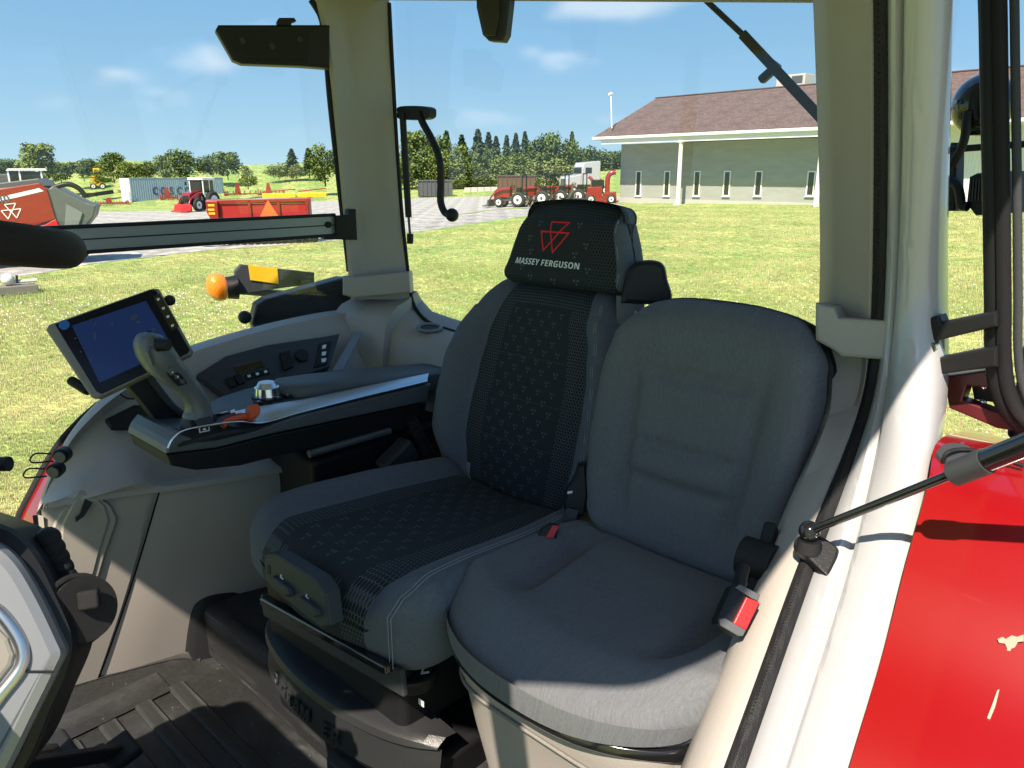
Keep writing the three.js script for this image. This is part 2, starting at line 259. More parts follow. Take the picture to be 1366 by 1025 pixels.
{ // ribbed rubber seal
  const rows = SEAL.map((s, i) => { const w = EDGE[i].clone().sub(s).normalize(); return Array.from({ length: 13 }, (_, k) => { const a = Math.PI * (k / 12); return s.clone().addScaledVector(w, -.008 - .0135 * Math.cos(a)).addScaledVector(frNorm[i], -.006 + .017 * Math.sin(a)); }); });
  const seal = part('door_seal', loft(rows, 1.5), M.rubber, tractor, 'black ribbed rubber door seal');
  const fine = new THREE.CatmullRomCurve3(SEAL, false).getPoints(420), rg = [];
  for (let i = 4; i < 300; i++) { const j = Math.min(89, Math.round(i / 420 * 89)), w = EDGE[j].clone().sub(SEAL[j]).normalize(), a = fine[i]; rg.push(rod(a.clone().addScaledVector(w, -.0135).addScaledVector(frNorm[j], .0098), a.clone().addScaledVector(w, -.0025).addScaledVector(frNorm[j], .0098), .0011, 5)); }
  const r = part('seal_ribs', rg, M.rubber, seal); r.userData.kind = 'stuff';
}
{ // beige trim inside the seal
  const inw = SEAL.map((s, i) => { const t = cl1((s.y - 2.42) / .1); return lerp(.066, .10, t); });
  const rows = SEAL.map((s, i) => { const k = sst(2.36, 2.56, s.y), w = EDGE[i].clone().sub(s).normalize(), n = frNorm[i], d = inw[i];
    const a = s.clone().addScaledVector(w, -.012).addScaledVector(n, .002), b = s.clone().addScaledVector(w, -.02).addScaledVector(n, .010);
    const c = s.clone().addScaledVector(w, -d * lerp(.62, .55, k)).addScaledVector(n, lerp(.012, .0, k)), e = s.clone().add(V(-d * .95, lerp(-.012, 0, k), lerp(-.01, -.04, k)));
    const f = s.clone().add(V(lerp(-d - .02, -.15, k), lerp(-.05, 0, k), lerp(-.03, -.12, k))), g = s.clone().add(V(lerp(-d - .03, -.15, k), lerp(-.30, 0, k), lerp(-.10, -.16, k)));
    return [a, b, c, e, f, g]; });
  part('pillar_trim', loft(rows, .9), M.beige, tractor, 'beige plastic trim along the door frame');
  // collar on the pillar
  const f = frame(at(1137, 443, 'z', -.375), V(.1, .12, 1)); const P = (u, v) => f.px(u, v);
  const col = part('trim_collar', plate([P(1087, 404), P(1112, 410), P(1118, 424), P(1190, 428), P(1187, 481), P(1122, 476), P(1112, 468), P(1087, 454)], .09, .006), M.beige, tractor, 'beige clip collar round the pillar'); place(col, f);
}
// roof with beige lining, other pillars
part('roof', (() => { const c = smooth2(P2(-1.0, .60, 1.0, .60, 1.05, .5, 1.05, -.6, 1.03, -.98, .88, -1.13, .5, -1.33, .2, -1.42, -.2, -1.45, -.6, -1.38, -.9, -1.15, -1.02, -.9, -1.02, -.2, -1.02, .5), 120); return new THREE.ExtrudeGeometry(new THREE.Shape(c), { depth: .13, bevelEnabled: true, bevelSize: .03, bevelOffset: -.03, bevelThickness: .03, bevelSegments: 3 }).rotateX(-Math.PI / 2).translate(0, ROOF + .05, 0); })(), M.red, tractor, 'red cab roof');
part('roof_lining', rb(1.66, .04, 1.66, .015, 3).translate(0, ROOF + .01, .26), M.beige, tractor);
for (const s of [-1, 1]) part('front_pillar', tube([V(s * .74, FLOOR - .1, 1.04), V(s * .80, 2.2, 1.06), V(s * .74, ROOF + .06, 1.0)], .035, 20, 10), M.blackPl, tractor);
{ // pillar at the far rear corner, with its collar
  const sec = (y, px0, px1, px2) => { const a = at(px0, y, 'x', -.80), b = at(px1, y, 'z', -.47), c = at(px2, y, 'z', -.60); return [V(a.x - .05, a.y, a.z - .05), a, V(a.x + .012, a.y, a.z - .006), V(lerp(a.x, b.x, .88), b.y, lerp(a.z, b.z, .9)), b, V(b.x + .006, b.y, b.z - .02), c, V(c.x - .07, c.y, c.z - .035)]; };
  part('rear_pillar', loft([sec(-70, 405, 437, 512), sec(0, 421, 452, 519), sec(60, 435, 459, 521), sec(120, 442, 464, 525), sec(200, 450, 469, 530), sec(300, 459, 475, 537), sec(372, 465, 480, 546), sec(400, 468, 482, 550)].map(r => r), .8), M.beige, tractor, 'beige rear pillar trim between side and rear windows');
  const f = frame(at(500, 380, 'z', -.50), V(.72, .1, .7)); const P = (u, v) => f.px(u, v);
  place(part('trim_collar', plate([P(459, 368), P(476, 369), P(547, 362), P(549, 390), P(474, 397), P(459, 393)], .12, .006, .03), M.beige, tractor), f);
  part('window_seal', tube([at(415, 0, 'x', -.81), at(428, 22, 'x', -.81), at(434, 60, 'x', -.81), at(440, 130, 'x', -.81), at(452, 240, 'x', -.81), at(466, 362, 'x', -.81)], .009, 40, 8), M.rubber, tractor);
  part('window_seal', tube([at(519, 4, 'z', -.60), at(524, 100, 'z', -.60), at(533, 250, 'z', -.60), at(545, 370, 'z', -.60), at(551, 405, 'z', -.60), at(566, 426, 'z', -.60), at(610, 444, 'z', -.60), at(700, 470, 'z', -.60)], .006, 60, 8), M.rubber, tractor);
  part('roof_header', rod(at(470, -6, 'z', -.56), at(1110, -6, 'z', -.56), .012), M.beige, tractor);
}
// ---- side console along the far window ----
const wallX = (z, y) => -.62 - .30 * (z - .18) - (2.05 - y) * .20;
const onWall = (u, v) => { let p = at(u, v, 'x', -.7); for (let i = 0; i < 12; i++) p = at(u, v, 'x', wallX(p.z, p.y)); return p; };
{
  const con = new THREE.Group(); con.name = 'side_console'; tractor.add(con); con.userData.label = 'beige moulded side console under the far window';
  const back = [], Zs = [.50, .44, .36, .26, .15, .02, -.12, -.3, -.5, -.62];
  part('console_core', loft(Zs.map(z => [1.5, 1.7, 1.9, 2.04, 2.06].map(y => V(wallX(z, y) - .012, y, z))), 1), M.blackPl, con);
  // lower wall in two panels with an open joint between them
  const topY = z => lerp(2.055, 2.075, sst(.1, .45, z)) - .03 * sst(.30, .2, Math.abs(z - .2)) * 0 - .05 * sst(0, -.35, z);
  const s0 = onWall(216, 650), s1 = onWall(134, 902); const seamZ = y => lerp(s0.z, s1.z, (s0.y - y) / (s0.y - s1.y));
  const f0 = onWall(58, 700), f1 = onWall(70, 905); const frontZ = y => y > 1.95 ? f0.z : lerp(f0.z, f1.z, (1.95 - y) / .4);
  const panel = (za, zb, off = 0) => { const rows = []; for (let i = 0; i <= 20; i++) { const row = []; for (let j = 0; j <= 20; j++) { const t = j / 20; let zz = lerp(za(2.0), zb(2.0), i / 20); const yt = topY(zz); const y = lerp(yt, 1.53, t); const z = lerp(za(y), zb(y), i / 20); const edge = Math.min(i, 20 - i, j) === 0 ? -.006 : 0; row.push(V(wallX(z, y) + off + edge + .012 * Math.sin(Math.PI * t), y, z)); } rows.push(row); } return loft(rows, .6); };
  part('wall_panel', panel(y => frontZ(y), y => seamZ(y) + .002), M.beige, con);
  part('wall_panel', panel(y => seamZ(y) - .002, y => -.62), M.beige, con);
  part('front_end', loft([0, .25, .5, .75, 1].map(t => { const y = lerp(2.06, 1.5, t), z = frontZ(y); return [V(wallX(z, y) + .004, y, z), V(wallX(z, y) - .02, y, z + .008), V(wallX(z, y) - .09, y, z - .03)]; }), .6), M.beige, con);
  // hatch: a raised cover with bevelled border and a finger slot
  const pl = (a, t) => { const k = Math.min(a.length - 2, Math.floor(t * (a.length - 1))), f = t * (a.length - 1) - k; return [lerp(a[k][0], a[k + 1][0], f), lerp(a[k][1], a[k + 1][1], f)]; };
  const HL = [[106, 655], [84, 677], [68, 700], [67, 745], [68, 795], [72, 846], [78, 898]], HR = [[120, 655], [150, 674], [160, 692], [143, 738], [126, 792], [109, 846], [92, 898]], HN = V(.92, .25, .28).normalize();
  const hrows = (m0, m1, off, rim) => Array.from({ length: 27 }, (_, i) => Array.from({ length: 17 }, (_, j) => { const t = lerp(m1, 1 - m1, i / 26), q = lerp(m0, 1 - m0, j / 16), l = onWall(...pl(HL, t)), r = onWall(...pl(HR, t)), p = l.lerp(r, q); const e = Math.min(j, 16 - j, i, 26 - i); return p.addScaledVector(HN, .012 * Math.sin(Math.PI * cl1((2.06 - p.y) / .5)) + (e === 0 ? off - rim : off)); }));
  const hatch = part('hatch', loft(hrows(0, 0, .008, .010), .5), M.beige, con, 'beige access hatch with finger slot');
  part('inset', loft(hrows(.14, .06, .0115, .004), .5), M.beige, hatch);
  const hf = frame(onWall(112, 672).addScaledVector(HN, .0135), V(.92, .25, .28)); const sl = part('slot', plate([hf.px(113, 665), hf.px(123, 671), hf.px(112, 689), hf.px(101, 697), hf.px(100, 691), hf.px(106, 686)], .006, .001, .003), M.blackPl, hatch); place(sl, hf);
  // shelf and window ledge, lofted along the cab
  const ledge = [[.475, 2.02], [.46, 2.06], [.43, 2.12], [.38, 2.20], [.31, 2.262], [.22, 2.30], [.10, 2.335], [-.05, 2.36], [-.2, 2.376], [-.35, 2.385], [-.45, 2.385], [-.60, 2.37]];
  const rows = ledge.map(([z, yt]) => { const yw = topY(z) + .004, wx = wallX(z, yw); const k = sst(.47, .30, z), pk = sst(.20, .08, z);
    const sh = .09 * sst(.06, .36, z); return [V(-1.0 + sh * 1.5, yt - .07, z), V(-.905 + sh, yt - .004, z), V(-.885 + sh, yt, z), V(lerp(-.86, -.83, k) + sh * .7, yt - .002, z), V(-.80, lerp(lerp(yw, yt, .9), yt - .035, k), z), V(-.765, lerp(lerp(yw, yt, .6), yt - .075 - .02 * pk, k), z), V(lerp(wx, -.705, k), lerp(yw + .01, lerp(2.16, 2.19, pk), k), z), V(lerp(wx, -.66, k), lerp(yw + .008, 2.12, k), z), V(lerp(wx, -.635, k), yw + .03 * k, z), V(wx + .008, yw + .012, z), V(wx + .011, yw, z), V(wx - .01, yw - .004, z)]; });
  const fine = []; const cs = rows[0].map((_, j) => new THREE.CatmullRomCurve3(rows.map(r => r[j]), false, 'centripetal'));
  for (let i = 0; i <= 70; i++) fine.push(cs.map(c => c.getPoint(i / 70)));
  // the storage tray is pressed into the shelf
  for (const r of fine) { const t = Math.exp(-Math.pow((r[0].z - .16) / .10, 4)); for (const j of [7, 8]) { r[j].y -= .022 * t; r[j].x -= .03 * t; } }
  part('window_ledge', loft(fine, .75), M.beige, con, 'beige shelf and window ledge');
  // dark switch panel below the ledge
  const pf = frame(at(370, 490, 'x', -.735), V(1, .95, .12)); const P = (u, v) => pf.px(u, v); const pg = part('switch_panel', plate([P(262, 502), P(300, 478), P(355, 463), P(430, 452), P(452, 448), P(438, 492), P(380, 512), P(300, 530)], .03, .003, .012), M.darkPl, con, 'dark grey switch panel with display and rockers'); place(pg, pf);
  const on = (name, a, d, mat, z) => part(name, plate(a.map(q => P(...q)), d, .0012, z), mat, pg);
  on('display', [[310, 493], [345, 484], [352, 492], [316, 503]], .004, M.gloss, .0145);
  on('rocker', [[298, 510], [307, 508], [314, 519], [305, 522]], .012, M.blackPl, .02); on('rocker', [[309, 506], [318, 504], [325, 515], [316, 518]], .012, M.blackPl, .02);
  for (const [u, v] of [[330, 506], [341, 503], [352, 500]]) { const b = on('button', [[u - 6, v - 2], [u + 4, v - 5], [u + 7, v + 2], [u - 3, v + 5]], .006, M.blackPl, .0155); part('symbol', plate([P(u - 2, v - 1), P(u + 2, v - 2), P(u + 3, v + 1), P(u - 1, v + 2)], .001, 0, .0162), M.print, b); }
  on('thumb_wheel', [[371, 476], [384, 473], [389, 494], [376, 499]], .014, M.blackPl, .022);
  { const c = P(400, 479); part('socket_cap', cyl(.019, .019, .012, 24).rotateX(Math.PI / 2).translate(c.x, c.y, .016), M.blackPl, pg); }
  const st = on('switch_strip', [[424, 462], [440, 459], [434, 490], [417, 494]], .008, M.blackPl, .0165);
  for (const v of [467, 476, 485]) part('symbol', plate([P(428 - (v - 467) * .1, v - 2), P(433, v - 3), P(432, v + 2), P(427, v + 3)], .001, 0, .0172), M.print, st);
  place(part('trim_strip', plate([frameP(pf, 470, 448), frameP(pf, 482, 446), frameP(pf, 455, 498), frameP(pf, 440, 500)], .02, .002, .018), M.silver, con, 'brushed silver trim strip'), pf);
  // cup recess and socket covers
  const cf = frame(at(185, 560, 'x', -.752), V(.70, .70, .12)); const C = (u, v) => cf.px(u, v);
  const cup = part('cup_tray', plate([C(140, 562), C(178, 543), C(232, 545), C(232, 566), C(212, 573), C(148, 573)], .02, .003, .012), M.blackPl, con, 'black oblong cup tray'); place(cup, cf);
  part('recess', plate([C(164, 563), C(176, 552), C(208, 551), C(212, 560), C(205, 569), C(168, 570)], .004, .001, .0128), M.rubber, cup);
  for (const [u, v] of [[103, 608], [94, 628]]) { const p = onWall(u, v).add(V(-.03, .0, .02)); const so = part('socket', cyl(.017, .017, .02, 20).rotateX(Math.PI / 2).rotateY(.9).translate(p.x, p.y, p.z), M.blackPl, con); part('socket_cap', cyl(.012, .012, .006, 18).rotateX(Math.PI / 2).rotateY(.9).translate(p.x + .012, p.y, p.z + .01), M.steel, so); part('tether', tube([p.clone().add(V(-.01, .005, .02)), p.clone().add(V(-.02, .01, .05)), p.clone().add(V(-.02, -.005, .06)), p.clone().add(V(0, -.01, .02))], .002, 16, 5), M.blackPl, so); }
  // dark hollow behind the seat under the armrest
  part('hollow', box(-.62, -.40, 1.62, 2.13, -.55, -.02, .02), M.blackPl, con);
  part('rail', rod(at(412, 606, 'x', -.36), at(520, 575, 'x', -.36), .009), M.steel, con); part('module_box', rb(.05, .06, .10, .008).rotateX(.5).translate(...at(530, 612, 'x', -.345).toArray()), M.darkPl, con);
  part('corrugated_hose', mergeHose([at(548, 560, 'x', -.34), at(560, 585, 'x', -.33), at(572, 610, 'x', -.32), at(578, 635, 'x', -.31)], .017), M.blackPl, con);
  // rear quarter trim with oval vent
  const q = part('quarter_trim', loft([[470, 398], [545, 400], [552, 412], [566, 428], [600, 440], [680, 462]].map(([u, v], i) => { const p = at(u, v, 'z', [-.50, -.58, -.60, -.60, -.60, -.60][i]); return [V(p.x - .02, p.y + .02, p.z - .05), p, V(p.x + .01, p.y - .012, p.z + .05), V(p.x + .015, p.y - .05, p.z + .10), V(p.x + .02, p.y - .15, p.z + .125), V(p.x + .02, 1.7, p.z + .13)]; }), .8), M.beige, con);
  const vp = at(573, 441, 'y', 2.345); const vent = part('air_vent', new THREE.TorusGeometry(.036, .006, 10, 32).scale(1, .62, 1).rotateX(-1.25).rotateY(.5).translate(vp.x, vp.y + .008, vp.z), M.silver, con); part('vent_flap', cyl(.034, .034, .008, 28).scale(1, 1, .6).rotateX(.32).rotateY(.5).translate(vp.x, vp.y + .004, vp.z), M.darkPl, vent);
}
function frameP(f, u, v) { return f.px(u, v); }
function mergeHose(pts, r) { const c = new THREE.CatmullRomCurve3(pts), g = [new THREE.TubeGeometry(c, 20, r * .88, 10)]; for (let i = 0; i <= 22; i++) { const t = i / 22, p = c.getPoint(t), d = c.getTangent(t); const o = new THREE.TorusGeometry(r * .9, r * .14, 6, 14); o.applyQuaternion(new THREE.Quaternion().setFromUnitVectors(V(0, 0, 1), d)); g.push(o.translate(p.x, p.y, p.z)); } return merge(g); }
part('rear_wall', box(-.80, .66, 1.5, 2.30, -.66, -.60, .02), M.beige, tractor);
part('rear_ledge', rb(1.46, .06, .10, .02, 3).translate(-.07, 2.315, -.62), M.beige, tractor);
{ // inner corner trim behind the second seat
  part('corner_trim', loft([[1088, 516], [1106, 530], [1100, 560], [1075, 620], [1045, 690], [1020, 760]].map(([u, v], i) => { const p = at(u, v, 'x', [.60, .63, .64, .65, .66, .66][i]); return [V(p.x - .10, p.y - .01, p.z - .05), V(p.x - .03, p.y + .012, p.z - .015), p, V(p.x + .018, p.y - .006, p.z + .008), V(p.x + .03, p.y - .03, p.z + .015), V(p.x + .06, p.y - .035, p.z + .03)]; }), .9), M.beige, tractor);
}
// fenders
{
  const fenderRows = (E, dir, x1) => E.map(p => [0, .03, .5, 1].map(k => k === 0 ? V(p.x - dir * .012, p.y - .03, p.z) : V(lerp(p.x - dir * .012, x1, k === .03 ? .0 : k), p.y + (k === .03 ? .004 : .012 - .03 * k * k), p.z)));
  const EL = [V(.87, 2.2, -.90), V(.87, 2.34, -.62), V(.87, 2.405, -.40), V(.87, 2.425, -.25), V(.89, 2.40, -.15), V(.902, 2.335, -.05), V(.915, 2.258, .05), V(.93, 2.19, .178), V(.945, 2.06, .33), V(.955, 1.84, .47), V(.955, 1.5, .53)].map(p => V(p.x + .014, p.y, p.z));
  const L = spline(EL, 60); const lf = part('fender', loft(fenderRows(L, 1, 1.62), 1), M.red, tractor, 'glossy red rear fender beside the open door');
  const ef = spline(EL.map(p => V(1.62, p.y - .014, p.z)), 60); part('fender_edge', tube(ef, .014, 60, 8), M.rubber, lf);
  const ER = [V(-1.15, 1.5, .56), ...[[18, 712], [48, 646], [78, 594], [108, 561], [136, 537], [160, 522]].map(([u, v]) => at(u, v, 'x', -1.15)), V(-1.15, 2.25, .08), V(-1.15, 2.26, -.15), V(-1.15, 2.25, -.35), V(-1.15, 2.18, -.6), V(-1.15, 2.0, -.85)];
  const Rr = spline(ER, 50); const rf = part('fender', loft(Rr.map(p => [V(p.x, p.y, p.z), V(-1.08, p.y + .004, p.z), V(-.93, p.y + .0, p.z), V(-.92, p.y - .10, p.z)]), 1), M.red, tractor, 'red fender beyond the side console');
  part('fender_edge', tube(Rr, .012, 50, 8), M.rubber, rf);
  // chip in the paint showing bare primer
  const fy = z => { for (let i = 0; i < L.length - 1; i++) if ((L[i].z - z) * (L[i + 1].z - z) <= 0) return lerp(L[i].y, L[i + 1].y, (z - L[i].z) / (L[i + 1].z - L[i].z)); return 0; };
  const onFender = (u, v) => { const d = ray(u, v); for (let t = .4; t < 1.6; t += .002) { const p = CAM.clone().addScaledVector(d, t); if (p.y < fy(p.z) + .009) return p; } return at(u, v, 'y', 2.2); };
  const chipMat = std(lin(.30, .27, .21), .8);
  const blot = (list, mat) => list.forEach(poly => { const pts = poly.map(([u, v]) => onFender(u, v)); const n = pts[1].clone().sub(pts[0]).cross(pts[2].clone().sub(pts[0])).normalize(); if (n.y < 0) n.negate(); const fr = frame(pts[0], n, V(0, 0, -1)); place(part('paint_chip', plate(pts.map(p => { const q = p.clone().sub(fr.o); return new THREE.Vector2(q.dot(fr.ex), q.dot(fr.ey)); }), .004, 0, .002), mat, lf), fr); });
  blot([[[1331, 853], [1338, 850], [1342, 853], [1350, 848], [1357, 850], [1366, 847], [1366, 856], [1358, 857], [1354, 864], [1349, 866], [1346, 876], [1342, 884], [1338, 896], [1335, 894], [1339, 880], [1344, 866], [1341, 859], [1333, 858]], [[1330, 922], [1333, 921], [1327, 945], [1321, 960], [1317, 958], [1323, 942]]], chipMat);
  const pad = onFender(1276, 608); part('cable_gland', cyl(.022, .026, .008, 24).rotateX(.42).translate(pad.x, pad.y, pad.z), M.darkPl, lf);
}
// glass
part('side_window', new THREE.PlaneGeometry(1.55, 1.0).rotateY(Math.PI / 2).translate(-.875, 2.86, .28), M.glass, tractor);
part('rear_window', new THREE.PlaneGeometry(1.5, 1.0).translate(-.03, 2.82, -.635), M.glass, tractor);
// ---------- driver seat ----------
const font = await new FontLoader().loadAsync('fonts/droid/droid_sans_bold.typeface.json');
function text(str, size, depth) { const g = new TextGeometry(str, { font, size, depth, curveSegments: 4 }); g.computeBoundingBox(); const b = g.boundingBox; return g.translate(-(b.min.x + b.max.x) / 2, -(b.min.y + b.max.y) / 2, 0); }
function canvasTex(w, h, draw) { const c = document.createElement('canvas'); c.width = w; c.height = h; draw(c.getContext('2d'), w, h); const t = new THREE.CanvasTexture(c); t.colorSpace = THREE.SRGBColorSpace; t.anisotropy = 8; return t; }
function hexes(g, x0, x1, y0, y1, r, col, lw) { g.strokeStyle = col; g.lineWidth = lw; const dx = r * 1.732, dy = r * 1.5; let row = 0; for (let y = y0 - r; y < y1 + r; y += dy, row++) for (let x = x0 - dx + (row % 2) * dx / 2; x < x1 + dx; x += dx) { g.beginPath(); for (let k = 0; k < 6; k++) { const a = Math.PI / 3 * k + Math.PI / 6; const X = x + r * Math.cos(a), Y = y + r * Math.sin(a); k ? g.lineTo(X, Y) : g.moveTo(X, Y); } g.closePath(); g.stroke(); } }
function petals(g, x, y, s, col) { for (let k = 0; k < 3; k++) { g.save(); g.translate(x, y); g.rotate(k * 2.094); g.fillStyle = col; g.beginPath(); g.moveTo(0, s * .15); g.lineTo(s * .34, s * .62); g.lineTo(0, s * .95); g.lineTo(-s * .34, s * .62); g.closePath(); g.fill(); g.restore(); } }
function weaveBg(g, w, h) { g.fillStyle = '#1c2126'; g.fillRect(0, 0, w, h); let s = 3; const q = () => (s = (s * 16807) % 2147483647) / 2147483647; for (let y = 0; y < h; y += 5) for (let x = 0; x < w; x += 7) { const k = 26 + q() * 20; g.fillStyle = `rgb(${k},${k + 5},${k + 9})`; if (q() > .35) g.fillRect(x, y, q() > .5 ? 5 : 2, 2); } }
const seatTex = canvasTex(1024, 1536, (g, w, h) => {
  weaveBg(g, w, h);
  g.save(); g.beginPath(); g.rect(0, 0, w * .17, h); g.rect(w * .83, 0, w * .17, h); g.rect(0, 0, w, h * .12); g.clip(); g.fillStyle = '#12161a'; g.fillRect(0, 0, w, h); hexes(g, 0, w, 0, h, 13, '#474f56', 4); g.restore();
  let row = 0; for (let y = h * .15; y < h * .98; y += 62, row++) for (let x = w * .22 + (row % 2) * 66; x < w * .80; x += 132) petals(g, x, y, 26, '#434b52');
  g.strokeStyle = '#6a3a40'; g.lineWidth = 3; for (const t of [.34, .52, .70]) { g.setLineDash([10, 6]); g.beginPath(); g.moveTo(w * .17, h * t); g.lineTo(w * .83, h * t); g.stroke(); } g.setLineDash([]);
});
const headTex = canvasTex(1024, 640, (g, w, h) => {
  weaveBg(g, w, h); g.save(); g.beginPath(); g.rect(0, 0, w, h * .22); g.rect(0, 0, w * .15, h); g.rect(w * .80, 0, w * .2, h); g.clip(); g.fillStyle = '#101418'; g.fillRect(0, 0, w, h); hexes(g, 0, w, 0, h, 15, '#343c42', 4); g.restore();
  for (const [x, y] of [[260, 190], [700, 190], [190, 300], [780, 330], [240, 400], [680, 400], [300, 590], [520, 600], [720, 590], [190, 520], [800, 500]]) petals(g, x, y, 30, '#4c555c');
  g.strokeStyle = '#e0232b'; g.lineWidth = 12; g.lineJoin = 'miter';
  g.beginPath(); [[390, 179], [470, 397], [610, 254], [311, 252], [372, 388], [586, 179]].forEach(([x, y], i) => i ? g.lineTo(x, y) : g.moveTo(x, y)); g.closePath(); g.stroke();
  g.fillStyle = '#dfe4e6'; g.font = 'bold 62px sans-serif'; g.textAlign = 'center'; g.save(); g.translate(415, 500); g.scale(640 / g.measureText('MASSEY FERGUSON').width, 1); g.fillText('MASSEY FERGUSON', 0, 0); g.restore();
});
M.seatIns = phys(0xffffff, .88, { map: seatTex, sheen: .15, sheenRoughness: .5, sheenColor: lin(.3, .32, .35), side: 2 });
M.headIns = phys(0xffffff, .88, { map: headTex, sheen: .15, sheenRoughness: .5, sheenColor: lin(.3, .32, .35), side: 2 });
// soft body: rounded box, deformed; the part of it with |x| < wi becomes the insert
function pillow(w, h, d, r, n, fn, wi, face) {
  const g = new THREE.BoxGeometry(w, h, d, n[0], n[1], n[2]), p = g.attributes.position, pre = [];
  const ix = w / 2 - r, iy = h / 2 - r, iz = d / 2 - r, stp = w / n[0];
  const hs = face === 'z' ? h : d;
  for (let i = 0; i < p.count; i++) {
    let x = p.getX(i), y = p.getY(i), z = p.getZ(i); if (wi && Math.abs(Math.abs(x) - wi) < stp * .5) x = Math.sign(x) * wi;
    const c = V(Math.max(-ix, Math.min(ix, x)), Math.max(-iy, Math.min(iy, y)), Math.max(-iz, Math.min(iz, z))), q = V(x, y, z).sub(c); if (q.length() > 1e-6) q.setLength(r);
    const v = c.add(q); pre.push(v.clone()); const o = fn(v); p.setXYZ(i, o.x, o.y, o.z);
  }
  let uvs = pre.map(v => face === 'z' ? [v.x / (2 * (wi || w / 2)) + .5, (v.y / h + .5)] : [v.x / (2 * (wi || w / 2)) + .5, cl1((d / 2 - v.z + (h / 2 - v.y)) / (d + h) * 1.0)]);
  if (!wi) uvs = pre.map(v => face === 'z' ? [v.x, v.y + v.z] : [v.x + v.y, v.z + v.y]);
  const m = mergeVertices((() => { const q = new THREE.BufferGeometry(); q.setAttribute('position', p.clone()); q.setIndex(g.index.clone()); return q; })(), 1e-5); m.computeVertexNormals();
  // carry smooth normals back by position
  const key = (a, i) => Math.round(a.getX(i) * 5e4) + ',' + Math.round(a.getY(i) * 5e4) + ',' + Math.round(a.getZ(i) * 5e4), map = new Map(); for (let i = 0; i < m.attributes.position.count; i++) map.set(key(m.attributes.position, i), i);
  const A = { P: [], N: [], T: [] }, B = { P: [], N: [], T: [] }, id = g.index.array;
  for (let t = 0; t < id.length; t += 3) { const cx = Math.abs((pre[id[t]].x + pre[id[t + 1]].x + pre[id[t + 2]].x) / 3); const cz = (pre[id[t]].z + pre[id[t + 1]].z + pre[id[t + 2]].z) / 3, cy = (pre[id[t]].y + pre[id[t + 1]].y + pre[id[t + 2]].y) / 3;
    const ins = wi && cx < wi && (face === 'z' ? cz > -d * .1 : cy > -h * .48 || cz > d * .3); const D = ins ? A : B;
    for (let k = 0; k < 3; k++) { const i = id[t + k]; D.P.push(p.getX(i), p.getY(i), p.getZ(i)); const j = map.get(key(p, i)); if (j === undefined) D.N.push(0, 1, 0); else D.N.push(m.attributes.normal.getX(j), m.attributes.normal.getY(j), m.attributes.normal.getZ(j)); if (ins || !wi) D.T.push(uvs[i][0], uvs[i][1]); else D.T.push(pre[i].x + pre[i].y, pre[i].z + pre[i].y); } }
  const mk = D => { const q = new THREE.BufferGeometry(); q.setAttribute('position', new THREE.Float32BufferAttribute(D.P, 3)); q.setAttribute('normal', new THREE.Float32BufferAttribute(D.N, 3)); q.setAttribute('uv', new THREE.Float32BufferAttribute(D.T, 2)); return q; };
  return wi ? [mk(A), mk(B)] : mk(B);
}
function dashes(curve, n, r = .00065) { const g = []; for (let i = 0; i < n; i++) g.push(rod(curve[Math.round(i / n * (curve.length - 1))], curve[Math.min(curve.length - 1, Math.round((i + .55) / n * (curve.length - 1)))], r, 5)); return merge(g); }
const gauss = (x, s) => Math.exp(-x * x / (s * s));
